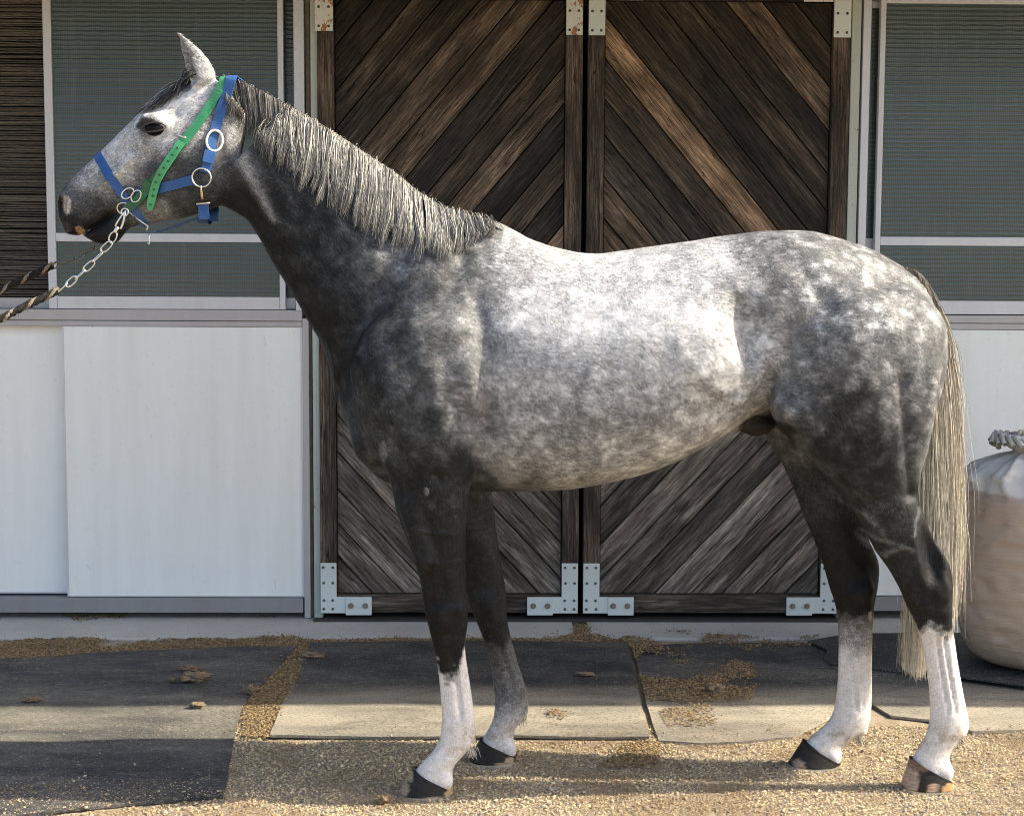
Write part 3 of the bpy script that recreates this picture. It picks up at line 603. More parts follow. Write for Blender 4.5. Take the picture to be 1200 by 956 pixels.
far_hind = [(315, 975, 1040, .060, .020), (345, 930, 1080, .125, .080), (380, 905, 1090, .158, .110), (440, 890, 1085, .163, .114), (480, 890, 1075, .158, .106), (516, 901, 1065, .150, .096), (539, 917, 1050, .144, .086), (573, 933, 1030, .137, .073), (606, 944, 1018, .132, .062), (633, 956, 1019, .128, .054), (654, 964, 1030, .124, .047, -.3), (668, 968, 1032.5, .121, .045, -.3), (688, 973, 1030, .118, .044, -.1), (705, 979, 1026, .115, .042), (725, 983, 1023.5, .112, .036), (745, 983.5, 1022.5, .110, .031), (770, 983, 1022, .108, .028), (799, 982, 1021.5, .106, .027), (826, 979, 1021, .105, .031), (840, 975, 1020, .105, .035), (850, 967, 1018, .105, .035), (860, 954, 1009, .105, .032), (870, 943, 991, .105, .032), (880, 938, 985, .105, .035), (893, 937, 982, .105, .034)]
limb([(r[0], r[1], r[2], r[3], *r[4:]) for r in far_hind], FHY, 0.016)
# muscles and bony points (both sides)
for s in (-1, 1):
    m = s > 0
    pell(905, 345, s*.150, .055, .045, .080, .05, R(-25))              # point of hip
    pell(1000, 400, s*.190, .120, .085, .150, .05, R(-12), s*R(-6))     # haunch
    pell(930, 478, s*.195, .055, .062, .070, .04, R(35))                # stifle
    pell(1078, 410, s*.105, .055, .070, .110, .05)                      # point of buttock
    pell(545, 440, s*.195, .075, .060, .115, .022, R(20))               # triceps
    pell(455, 420, s*.165, .085, .065, .120, .04, R(-35))               # front of shoulder
    pell(495, 330, s*.125, .060, .045, .130, .05, R(-30))               # shoulder blade
    pell(438, 515, s*.085, .060, .075, .080, .035)                      # pectoral
    pell(815, 420, s*.216, .130, .070, .105, .022, R(-35))              # flank bulge in front of the hollow
# flank hollow between last rib and thigh
for s in (-1, 1):
    pell(886, 385, s*.336, .068, .135, .175, .032, R(14), 0, cut)
# tendon grooves, hock and knee relief, creases
def groove(p0, p1, y, r, dep, k=0.006, n=7):
    for i in range(n):
        q = i/(n-1); c = P(p0[0]+(p1[0]-p0[0])*q, p0[1]+(p1[1]-p0[1])*q, y); t_ = math.sin(math.pi*(0.12+0.76*q))
        ell((c.x, y, c.z), (r, dep*t_+.002, 0.022), k, 0, 0, cut)
def ridge(p0, p1, y, r, k=0.012, n=7):
    for i in range(n):
        q = i/(n-1); c = P(p0[0]+(p1[0]-p0[0])*q, p0[1]+(p1[1]-p0[1])*q, y); ell((c.x, y, c.z), (r, r*.8, 0.024), k)
groove((533, 770), (540, 838), NFY-.030, .006, .012); groove((588, 762), (602, 805), FFY-.030, .006, .012)
groove((1099, 752), (1111, 830), NHY-.036, .005, .013); groove((1107, 752), (1120, 828), NHY-.036, .004, .011)
groove((1002, 755), (1004, 825), FHY-.031, .005, .011); groove((1012, 755), (1012, 825), FHY-.031, .004, .010)
groove((1091, 622), (1102, 680), NHY-.084, .020, .036, .035, 11)
groove((1009, 620), (1020, 672), FHY-.082, .018, .034, .035, 11)
pell(1095, 694, NHY-.034, .026, .020, .034, .03, R(-50)); pell(1102, 700, NHY-.042, .012, .012, .016, .02)
pell(1010, 694, FHY-.026, .020, .020, .030, .04, R(-50))
pell(522, 718, NFY-.034, .034, .014, .040, .016); pell(538, 712, NFY-.028, .014, .018, .022, .014); pell(572, 706, FFY-.034, .030, .014, .036, .016)
pell(549, 870, NFY, .014, .018, .014, .02); pell(611, 832, FFY, .014, .018, .014, .02); pell(1125, 856, NHY, .014, .019, .014, .02); pell(1010, 856, FHY, .014, .019, .014, .02)
for hx, hy, yy in ((522, 915, NFY), (597, 879, FFY), (1109, 904, NHY), (977, 887, FHY)):
    pell(hx, hy, yy-.018, .020, .020, .022, .02); pell(hx, hy, yy+.018, .020, .020, .022, .02)
groove((560, 400), (572, 500), -.262, .012, .020, .03)
ridge((480, 590), (500, 660), NFY-.058, .020, .03)
# sheath
pell(890, 497, 0, .050, .045, .036, .03, R(20)); pell(868, 494, 0, .06, .03, .025, .03, R(20))
# head detail (both sides)
for s in (-1, 1):
    pell(182, 143, s*.084, .046, .020, .024, .02, R(-12))               # orbit / brow
    pell(181, 150.5, s*.108, .027, .016, .0115, .006, R(-8), 0, cut)     # eye opening
    pell(226, 205, s*.062, .080, .034, .098, .035, R(20))              # cheek
    pell(205, 128, s*.092, .024, .016, .018, .03, R(20), 0, cut)       # hollow above the eye
    pell(150, 192, s*.060, .085, .010, .010, .02, R(38))                # facial crest
    pell(80, 240, s*.040, .030, .018, .036, .014, R(15))                # nostril wing
    pell(73, 241, s*.052, .012, .026, .030, .006, R(5), s*R(-25), cut) # nostril
    pell(128, 252.5, s*.05, .034, .03, .003, .004, R(33), 0, cut)       # mouth corner
# ears
def ear(y0):
    b0, t0 = P(239, 96, y0), P(209.5, 41, y0); n_ = 22; sd_ = -1 if y0 < 0 else 1
    prof_ = lambda q: np.interp(q, [0, .12, .28, .45, .62, .78, .9, 1], [.036, .038, .036, .031, .024, .0155, .0085, .0025])
    for i in range(n_+1):
        q = i/n_; c = b0.lerp(t0, q); w_ = prof_(q); sh = .005*math.sin(q*math.pi)   # back edge bows out
        ell((c.x+sh*.9, y0+sd_*.012*q, c.z+sh*.45), (w_, max(.004, w_*.62), .010), .008, R(28))
    for i in range(2, n_-1):
        q = i/n_; c = b0.lerp(t0, q); w_ = prof_(q)*.78; sh = .005*math.sin(q*math.pi)
        ell((c.x+sh*.9-w_*.62, y0+sd_*.012*q+sd_*w_*.30, c.z+sh*.45-w_*.3), (w_*.85, max(.003, w_*.50), .011), .004, R(28), 0, cut)
ear(-0.048); ear(0.052)
# tail dock
for i in range(7):
    q = i/6; c = P(1062+32*q**0.7, 330+75*q*q, 0.01); ell((c.x, 0.01, c.z), (.022-.006*q, .028-.010*q, .028), 0.03)

def surface_nets(F):
    Sg = F < 0; nx, ny, nz = F.shape
    cnt = np.zeros((nx-1, ny-1, nz-1), np.int8)
    for a in (0, 1):
        for b in (0, 1):
            for c in (0, 1): cnt += Sg[a:nx-1+a, b:ny-1+b, c:nz-1+c]
    act = np.argwhere((cnt > 0) & (cnt < 8)); idx = np.full(cnt.shape, -1, np.int32); idx[tuple(act.T)] = np.arange(len(act))
    acc = np.zeros((len(act), 3)); num = np.zeros(len(act)); cs = [(a, b, c) for a in (0, 1) for b in (0, 1) for c in (0, 1)]
    val = {c: F[act[:, 0]+c[0], act[:, 1]+c[1], act[:, 2]+c[2]].astype(np.float64) for c in cs}
    for c in cs:
        for ax in range(3):
            if c[ax] == 0:
                d = list(c); d[ax] = 1; va, vb = val[c], val[tuple(d)]; m_ = (va < 0) != (vb < 0)
                t = np.where(m_, va/np.where(m_, va-vb, 1), 0)
                p = np.array(c, float)[None]+np.zeros((len(act), 1)); p[:, ax] += t; acc += p*m_[:, None]; num += m_
    V = GO+H*(act+acc/num[:, None]); faces = []
    for ax in range(3):
        o1, o2 = [(1, 2), (2, 0), (0, 1)][ax]
        a = [slice(1, -1)]*3; a[ax] = slice(0, -1); b = list(a); b[ax] = slice(1, None)
        e = np.argwhere(Sg[tuple(a)] != Sg[tuple(b)]); sg = Sg[tuple(a)][tuple(e.T)]; e = e+[0 if i == ax else 1 for i in range(3)]
        q = []
        for d1, d2 in ((-1, -1), (0, -1), (0, 0), (-1, 0)):
            k = e.copy(); k[:, o1] += d1; k[:, o2] += d2; q.append(idx[k[:, 0], k[:, 1], k[:, 2]])
        q = np.stack(q, 1); q[~sg] = q[~sg][:, ::-1]; faces.append(q)
    return V, np.concatenate(faces)
BV, BF = surface_nets(Fd)
# relax the grid steps away
def relax(V, F, it, lam=0.5):
    E = np.concatenate([F[:, [0, 1]], F[:, [1, 2]], F[:, [2, 3]], F[:, [3, 0]]]); n_ = len(V)
    deg = np.bincount(E.ravel(), minlength=n_)[:, None]
    for i in range(it):
        l_ = lam if i % 2 == 0 else -lam*1.03; s_ = np.stack([np.bincount(E[:, 0], V[E[:, 1], k], n_)+np.bincount(E[:, 1], V[E[:, 0], k], n_) for k in range(3)], 1)
        V = V+l_*(s_/np.maximum(deg, 1)-V)
    return V
BV = relax(BV, BF, 6)
# subtle muscle and rib relief
def vnormals(V, F):
    n_ = np.cross(V[F[:, 2]]-V[F[:, 0]], V[F[:, 3]]-V[F[:, 1]]); o_ = np.zeros_like(V)
    for k in range(4):
        for c in range(3): o_[:, c] += np.bincount(F[:, k], n_[:, c], len(V))
    return o_/(np.linalg.norm(o_, axis=1, keepdims=True)+1e-12)
NV = vnormals(BV, BF)
# creases between muscles, veins and ribs: (polyline in pixels, radius in pixels, height in metres)
def plane_of(V):                             # trunk and head: mid plane; limbs: the plane of that limb
    lo_ = np.clip((0.95-V[:, 2])/0.18, 0, 1); fr = V[:, 0] < 0.3
    return lo_*np.where(fr, np.where(V[:, 1] < 0, NFY, FFY), np.where(V[:, 1] < 0, NHY, FHY))
def px_of(V):                                # photo pixel of a point, for looking up the traced markings (by x,z on that plane)
    D = np.stack([V[:, 0]-CAM.x, plane_of(V)-CAM.y, V[:, 2]-CAM.z], 1); zc = D@np.array(_f); return np.stack([600+FPX*(D@np.array(_r))/zc, 478-FPX*(D@np.array(_u))/zc], 1)
def line_dist(uv, pl):
    d = np.full(len(uv), 1e9)
    for (x0, y0), (x1, y1) in zip(pl[:-1], pl[1:]):
        t = np.clip(((uv[:, 0]-x0)*(x1-x0)+(uv[:, 1]-y0)*(y1-y0))/((x1-x0)**2+(y1-y0)**2+1e-9), 0, 1); d = np.minimum(d, np.hypot(uv[:, 0]-x0-t*(x1-x0), uv[:, 1]-y0-t*(y1-y0)))
    return d
VEINS = [[(985, 585), (1003, 596), (1022, 612), (1030, 628), (1048, 634), (1060, 640)], [(1005, 618), (1030, 628)], [(1028, 642), (1048, 636)], [(1000, 622), (1018, 640), (1032, 645)], [(480, 610), (505, 618), (530, 622)], [(495, 650), (520, 658), (540, 655)], [(150, 205), (165, 215), (185, 232), (200, 245)], [(1062, 590), (1058, 606), (1060, 622)]]
RELIEF = [([(558, 350), (570, 400), (574, 460), (560, 540)], 9, -.007), ([(530, 285), (495, 330), (465, 385), (440, 430)], 9, -.006), ([(472, 300), (440, 350), (415, 400), (400, 450)], 12, -.008), ([(560, 300), (545, 345), (540, 380)], 12, .006), ([(425, 440), (440, 480), (470, 520), (520, 545)], 10, -.006),
  ([(500, 400), (520, 450), (525, 500)], 12, .006), ([(470, 430), (490, 480), (500, 520)], 9, -.005), ([(455, 556), (480, 545), (520, 552), (548, 570)], 8, -.004), ([(498, 585), (512, 640), (520, 690)], 6, -.004), ([(475, 600), (492, 650), (504, 690)], 7, .004),
  ([(1028, 440), (1034, 490), (1042, 540), (1050, 570)], 8, -.010), ([(1065, 430), (1062, 490), (1064, 550)], 9, .006), ([(1078, 440), (1074, 500), (1066, 560)], 5, -.004), ([(960, 380), (990, 430), (1000, 480), (985, 530)], 14, .007), ([(925, 400), (935, 450), (960, 500)], 10, -.006), ([(895, 470), (925, 500), (960, 535), (985, 565)], 8, .005), ([(1005, 580), (1030, 570), (1060, 572)], 7, -.006), ([(1010, 600), (1030, 640), (1050, 675)], 8, .005), ([(900, 300), (930, 330), (960, 380)], 12, -.006), ([(985, 300), (1010, 340), (1020, 390)], 12, .005),
  ([(300, 150), (350, 210), (400, 270), (440, 310)], 14, .006), ([(290, 225), (330, 290), (370, 360)], 8, -.007), ([(320, 160), (370, 215), (420, 265)], 8, -.004), ([(300, 255), (335, 310), (365, 360)], 9, .005), ([(780, 395), (795, 425), (825, 452), (850, 462)], 8, .0035), ([(848, 330), (866, 375), (872, 415), (864, 450), (850, 463)], 7, .004), ([(800, 400), (830, 415), (850, 420)], 16, -.003),
  ([(213, 140), (200, 150), (192, 170)], 6, -.003), ([(150, 172), (165, 178), (185, 190)], 7, -.004), ([(250, 110), (262, 160), (268, 215)], 6, -.005), ([(205, 176), (215, 215), (225, 245)], 6, -.003), ([(126, 252), (118, 240), (105, 232)], 6, -.003)]
RELIEF += [([(502, 703), (546, 703)], 4, -.003), ([(508, 741), (545, 741)], 4, -.003), ([(515, 712), (518, 732)], 7, .004), ([(540, 712), (542, 730)], 4, .003), ([(530, 765), (536, 800), (541, 835)], 3.5, -.004), ([(546, 770), (551, 810), (555, 840)], 3.5, .003), ([(520, 846), (538, 850), (554, 858)], 7, .003), ([(523, 880), (540, 876)], 5, -.003), ([(575, 700), (580, 725)], 7, .004), ([(1065, 700), (1090, 712), (1110, 715)], 6, .003), ([(1098, 670), (1106, 690), (1104, 720)], 5, .004), ([(1085, 690), (1088, 720)], 6, -.003), ([(990, 690), (1000, 715)], 6, .003), ([(1012, 670), (1018, 690), (1016, 715)], 5, .004)]
for i in range(7): RELIEF.append(([(640+i*33, 360), (652+i*33, 420), (655+i*33, 480)], 9, .0007))
_uv = px_of(BV); _d = np.zeros(len(BV)); _sd = np.clip(np.abs(NV[:, 1])*1.6-.2, 0, 1)
for pl, r_, h_ in RELIEF: _d += h_*np.exp(-(line_dist(_uv, pl)/r_)**2)
VM = np.zeros(len(BV))
for pl in VEINS: VM = np.maximum(VM, np.exp(-(line_dist(_uv, pl)/2.6)**2))
_d = (_d+VM*.0035)*_sd
BV = BV+NV*_d[:, None]; BV = relax(BV, BF, 2); NV = vnormals(BV, BF)
big = np.clip((BV[:, 2]-0.75)/0.25, 0, 1)
BV = BV+NV*(((vnoise(BV, 7.0, 2, 3)-0.5)*0.010+(vnoise(BV, 22.0, 2, 5)-0.5)*0.0028)*big*np.where(BV[:, 0] < -0.75, 0.25, 1))[:, None]
NV = vnormals(BV, BF)

# ------------------------------------------------------------------ coat colour (vertex colour: the horse's markings, with barrel and flank toned for sun and shade)
UV = px_of(BV)
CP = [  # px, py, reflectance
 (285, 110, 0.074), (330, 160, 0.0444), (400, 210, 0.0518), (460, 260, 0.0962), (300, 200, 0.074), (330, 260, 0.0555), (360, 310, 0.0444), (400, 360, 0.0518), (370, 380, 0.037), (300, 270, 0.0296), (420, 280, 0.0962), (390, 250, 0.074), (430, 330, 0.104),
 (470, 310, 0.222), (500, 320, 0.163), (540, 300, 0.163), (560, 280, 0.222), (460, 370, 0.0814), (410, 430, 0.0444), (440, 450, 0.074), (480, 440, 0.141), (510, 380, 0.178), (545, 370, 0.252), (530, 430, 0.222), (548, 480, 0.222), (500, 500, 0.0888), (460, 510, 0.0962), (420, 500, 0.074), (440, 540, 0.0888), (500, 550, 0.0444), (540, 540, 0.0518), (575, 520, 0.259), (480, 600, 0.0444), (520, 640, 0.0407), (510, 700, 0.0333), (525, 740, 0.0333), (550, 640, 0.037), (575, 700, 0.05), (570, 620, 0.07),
 (600, 290, 0.38), (650, 310, 0.478), (700, 320, 0.495), (760, 320, 0.495), (820, 300, 0.478), (620, 360, 0.548), (680, 370, 0.605), (740, 370, 0.605), (800, 370, 0.614), (600, 430, 0.374), (660, 430, 0.417), (720, 430, 0.44), (780, 420, 0.506), (840, 400, 0.499), (620, 490, 0.308), (680, 490, 0.284), (740, 480, 0.286), (800, 470, 0.382), (850, 450, 0.425), (600, 545, 0.296), (660, 540, 0.326), (720, 530, 0.382), (780, 510, 0.44), (840, 490, 0.478), (570, 568, 0.09), (620, 570, 0.163), (670, 566, 0.272), (740, 552, 0.401),  # barrel: side raised and sunlit top lowered to balance the sun
 (860, 330, 0.323), (870, 400, 0.412), (875, 460, 0.282), (880, 300, 0.225), (900, 330, 0.196), (900, 380, 0.232), (930, 310, 0.249), (960, 290, 0.28), (1000, 310, 0.294), (1040, 330, 0.247), (1070, 345, 0.233), (940, 350, 0.273), (980, 360, 0.266), (1020, 370, 0.294), (1060, 380, 0.27), (1085, 400, 0.231), (930, 420, 0.231), (970, 420, 0.231), (1010, 410, 0.249), (1050, 430, 0.265), (1085, 450, 0.197), (900, 460, 0.197), (930, 480, 0.101), (980, 470, 0.101), (1020, 470, 0.197), (1060, 480, 0.207), (950, 510, 0.0585), (990, 510, 0.0468), (1030, 510, 0.101), (1060, 530, 0.213), (990, 550, 0.0468), (1030, 560, 0.0546), (1060, 575, 0.0468), (1020, 590, 0.0702), (1050, 610, 0.0663), (1075, 640, 0.039), (1050, 660, 0.0468), (1090, 670, 0.0273), (1070, 700, 0.039), (1100, 705, 0.039), (930, 540, 0.101), (960, 580, 0.0702), (980, 630, 0.0351), (1000, 680, 0.0273), (1005, 715, 0.0312), (915, 525, 0.14),  # flank hollow points darkened to deepen the shade there
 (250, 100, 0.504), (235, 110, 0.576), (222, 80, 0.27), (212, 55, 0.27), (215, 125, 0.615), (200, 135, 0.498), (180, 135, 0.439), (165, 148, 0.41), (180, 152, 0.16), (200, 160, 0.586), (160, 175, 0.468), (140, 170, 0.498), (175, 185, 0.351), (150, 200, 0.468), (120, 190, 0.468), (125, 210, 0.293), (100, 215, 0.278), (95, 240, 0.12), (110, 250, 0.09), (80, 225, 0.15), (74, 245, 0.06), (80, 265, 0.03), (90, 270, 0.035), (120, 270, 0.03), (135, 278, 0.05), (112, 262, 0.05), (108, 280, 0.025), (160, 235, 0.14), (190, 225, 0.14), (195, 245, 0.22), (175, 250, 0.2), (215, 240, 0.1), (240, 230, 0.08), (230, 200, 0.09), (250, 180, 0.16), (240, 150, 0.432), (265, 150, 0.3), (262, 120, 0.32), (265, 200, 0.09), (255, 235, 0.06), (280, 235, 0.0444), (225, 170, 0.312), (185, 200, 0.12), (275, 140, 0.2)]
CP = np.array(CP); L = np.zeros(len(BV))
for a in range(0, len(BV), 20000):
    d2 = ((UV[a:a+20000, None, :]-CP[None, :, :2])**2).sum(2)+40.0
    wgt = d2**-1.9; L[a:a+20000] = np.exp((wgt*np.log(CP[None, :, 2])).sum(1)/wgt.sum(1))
# dapples
def worley(p, freq, seed):
    q = p*freq; i = np.floor(q).astype(int); f1 = np.full(len(p), 9.0)
    rs = np.random.default_rng(seed).random((32, 32, 32, 3))
    for dx in (-1, 0, 1):
        for dy in (-1, 0, 1):
            for dz in (-1, 0, 1):
                c = i+[dx, dy, dz]; ft = c+rs[c[:, 0] % 32, c[:, 1] % 32, c[:, 2] % 32]; f1 = np.minimum(f1, ((q-ft)**2).sum(1))
    return np.sqrt(f1)
wp = BV+(np.stack([vnoise(BV, 70, 2, 24), vnoise(BV, 70, 2, 25), vnoise(BV, 70, 2, 26)], 1)-.5)*0.022+np.stack([vnoise(BV, 16, 2, 21), vnoise(BV, 16, 2, 22), vnoise(BV, 16, 2, 23)], 1)*0.035
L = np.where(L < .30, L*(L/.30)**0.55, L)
dap = np.clip(1-worley(wp, 23.0, 4)*1.55, 0, 1)
dap2 = vnoise(wp, 30, 3, 31)-0.5; dap3 = vnoise(BV, 75, 2, 41)-0.5
px, py = UV[:, 0], UV[:, 1]
ramp = lambda v, a, b: np.clip((v-a)/(b-a), 0, 1)
rump = ramp(px, 850, 930)*(1-ramp(py, 480, 560)); rump = np.maximum(rump, 0.55*ramp(px, 470, 560)*(1-ramp(py, 520, 570)))
neckd = (1-ramp(px, 480, 560))*ramp(px, 290, 330)*0.7
brl = ramp(px, 570, 620)*(1-ramp(px, 850, 880))*(1-ramp(py, 410, 470))
L = L*np.exp((1-.5*brl)*((dap-0.38)*(1.25*rump+1.15*neckd+0.10)+dap2*(1.05-0.6*(px < 280)+1.3*np.clip((.18-L)/.1, 0, 1)*(px > 280)*(py < 600))+dap3*0.7))
rgb = L[:, None]*np.array([1.0, 0.995, 0.985])[None]
dark = 1-ramp(L, 0.05, 0.16); rgb *= 1+dark[:, None]*np.array([-0.05, 0.0, 0.05])
w_ = (VM*(px > 950)*.55*np.clip(.4+dap2*2, .1, 1))[:, None]; rgb = rgb*(1-w_)+.26*w_   # pale hair over the veins of the gaskin
# stockings: white below an uneven line on each leg
leg = {'nf': (BV[:, 1] < 0) & (px < 700), 'ff': (BV[:, 1] >= 0) & (px < 700), 'nh': (BV[:, 1] < 0) & (px >= 700), 'fh': (BV[:, 1] >= 0) & (px >= 700)}
j = (vnoise(BV, 55, 2, 51)-0.5)
white = np.zeros(len(BV))
front_nf = ramp(px, 512, 530); zpix = py
white = np.where(leg['nf'] & (py > 700), ramp(py+j*26+34*np.exp(-((px-545)/6.0)**2)+16*np.exp(-((px-512)/6.0)**2), 786, 800), white)
white = np.where(leg['ff'] & (py > 700), 0.16*ramp(py+j*30+30*ramp(px, 590, 606), 745, 790)+0.72*ramp(py+j*22, 815, 850), white)
white = np.where(leg['nh'] & (py > 690), ramp(py+j*16+10*np.exp(-((px-1085)/9.0)**2), 733, 749), white)
white = np.where(leg['fh'] & (py > 690), 0.45*ramp(py+j*20, 715, 742)+0.55*ramp(py+j*16, 752, 770), white)
wc = np.array([0.70, 0.655, 0.62])[None]*(1+0.22*dap2[:, None]+0.08*dap3[:, None])
rgb = rgb*(1-white[:, None])+wc*white[:, None]
# yellow stain round the fetlocks and pasterns of the hind legs
st = white*ramp(py, 835, 858)*(1-ramp(py, 862, 885))*ramp(vnoise(BV, 40, 2, 61), 0.42, 0.62)*0.55
rgb = rgb*(1-st[:, None])+np.array([0.36, 0.27, 0.16])[None]*st[:, None]
# pink and dark skin: muzzle, nostril snip, eye rim, sheath; nostril hole blackened
def blot(x, y, rx, ry, c, a, jig=0.6):
    global rgb
    w_ = a*ramp(1.0-((px-x)/rx)**2-((py-y)/ry)**2+j*jig*2, 0.0, 0.35); rgb = rgb*(1-w_[:, None])+np.array(c)[None]*w_[:, None]
blot(84, 242, 6.5, 12, (.42, .36, .31), .9); blot(97, 271, 5, 6, (.40, .27, .17), .85); blot(73, 241, 5, 14, (.012, .010, .010), 1.0, .1); blot(80, 268, 9, 8, (.045, .035, .035), .8, .3); blot(181, 150.5, 17, 8.5, (.026, .022, .022), .9, .35)
blot(888, 500, 28, 17, (.016, .013, .011), .97, .2); blot(222, 106, 7, 6, (.03, .026, .024), .7); blot(219, 88, 2.5, 10, (.03, .026, .024), .8, .2); blot(213, 70, 5, 26, (.03, .026, .024), .6, .3); blot(211, 48, 2.5, 10, (.03, .026, .024), .8, .2)
# light streak along the jugular groove, pale blot at the chest
for (x0, y0), (x1, y1), rr_, c_ in (((272, 158), (324, 258), 9, .34),):
    t_ = np.clip(((px-x0)*(x1-x0)+(py-y0)*(y1-y0))/((x1-x0)**2+(y1-y0)**2), 0, 1); d_ = np.hypot(px-x0-t_*(x1-x0), py-y0-t_*(y1-y0))
    w_ = 0.8*np.exp(-(d_/(rr_*(1.15-0.7*t_)))**2)*(0.6+0.9*(dap2+0.3)); w_ = np.clip(w_, 0, .85); rgb = rgb*(1-w_[:, None])+np.array([c_, c_, c_*1.0])[None]*w_[:, None]
blot(455, 520, 6, 14, (.22, .22, .23), .4); blot(503, 564, 3, 6, (.22, .21, .21), .6, .3); blot(1018, 720, 3, 7, (.45, .40, .35), .8, .1)
w_ = (.85*np.exp(-(line_dist(UV, [(207.5, 39), (211, 55), (214, 70), (219, 88), (222, 98)])/3.2)**2))[:, None]; rgb = rgb*(1-w_)+np.array([.025, .021, .02])[None]*w_   # dark rim of the ear
rgb = np.clip(rgb, 0.008, 0.80)

def m_coat():
    t = M('dappled_coat'); a = t.n('Attribute', attribute_name='coat').outputs['Color']
    v = t.coords(); fine = t.noise(v, 170, 5, 0.75); str_ = t.noise(t.coords((0.6, 1.0, 1.15)), 78, 7, 0.75)
    mul = t.math('MULTIPLY', t.ramp(fine, [(0.30, 0.45), (0.5, 0.95), (0.70, 1.6)]), t.ramp(str_, [(0.30, 0.40), (0.5, 0.92), (0.70, 1.7)]))
    lum = t.ramp(a, [(0.30, 0.0), (0.62, 0.72)]); mul = t.math('ADD', t.math('MULTIPLY', mul, t.math('SUBTRACT', 1.0, lum)), lum)
    c_ = t.mix(1.0, a, t.n('CombineColor', i_0=mul, i_1=mul, i_2=mul), 'MULTIPLY')
    nb = t.bump(t.math('ADD', fine, str_), 0.35, 0.003)
    return t.out(c_, 0.5, normal=nb, spec=0.16)
COAT = m_coat()
horse = empty('horse', (0.0, 0.0, 0.0)); tag(horse, 'dapple grey horse with white stockings standing side-on in a blue halter', 'horse')
bme = mesh_np('body', BV, BF); col_attr(bme, 'coat', rgb)
body = link('body', bme, horse, COAT)
BVH = BVHTree.FromPolygons([tuple(v) for v in BV], [tuple(int(i) for i in q) for q in BF])
def skin_y(x, z, side=-1, default=None):     # where a line along y meets the horse from the given side
    h = BVH.ray_cast(Vector((x, side*1.0, z)), Vector((0, -side, 0)))
    return (h[0], h[1]) if h[0] is not None else (default, None)

# short coat hair lying along the body: single blades, coloured from the coat with pale and dark hairs mixed in
def make_fur(N=330000):
    E = BV[BF]; ar = np.linalg.norm(np.cross(E[:, 2]-E[:, 0], E[:, 3]-E[:, 1]), axis=1); cum = np.cumsum(ar); fi = np.searchsorted(cum, RNG.random(N)*cum[-1])
    a, b = RNG.random((N, 1)), RNG.random((N, 1)); q = BF[fi]
    p = (BV[q[:, 0]]*(1-a)+BV[q[:, 1]]*a)*(1-b)+(BV[q[:, 3]]*(1-a)+BV[q[:, 2]]*a)*b; n = NV[q[:, 0]]; c = rgb[q[np.arange(N), RNG.integers(0, 4, N)]]
    x, z = p[:, 0], p[:, 2]; head_ = np.clip((-0.80-x)/.10, 0, 1)*(z > 1.5); legs_ = np.clip((0.95-z)/.15, 0, 1)
    d = np.array([.80, 0, -.60])[None]*(1-legs_[:, None])+np.array([.12, 0, -1.0])[None]*legs_[:, None]; d = d*(1-head_[:, None])+np.array([.75, 0, .30])[None]*head_[:, None]
    sw = vnoise(p, 9, 2, 131)-.5; d[:, 2] += sw*1.3; d[:, 0] += (vnoise(p, 9, 2, 132)-.5)*1.0
    d += RNG.normal(0, .16, (N, 3)); d -= n*(d*n).sum(1, keepdims=True); d /= np.linalg.norm(d, axis=1, keepdims=True)+1e-9
    ln = RNG.uniform(.006, .014, N)*(1-.45*legs_)*(1-.35*head_); s = np.cross(d, n); wd = RNG.uniform(.00035, .0007, N)
    r0 = p+n*.0002; tip = p+d*ln[:, None]+n*(ln*RNG.uniform(.10, .26, N))[:, None]
    v = np.stack([r0-s*wd[:, None], r0+s*wd[:, None], tip], 1).reshape(-1, 3); f = np.arange(3*N).reshape(N, 3)
    k = np.exp(RNG.normal(.05, .42, N))[:, None]; col = c*k; lum = c.mean(1); roan = (RNG.random(N) < .16) & (lum < .22) & (lum > .02); col[roan] = col[roan]*.5+.13*RNG.random((roan.sum(), 1))
    dkh = (RNG.random(N) < .20) & (lum > .2) & (lum < .5); col[dkh] *= .35
    me = mesh_np('coat_hair', v, f, False); col_attr(me, 'hair', np.repeat(np.clip(col, .006, .85), 3, 0)); return me

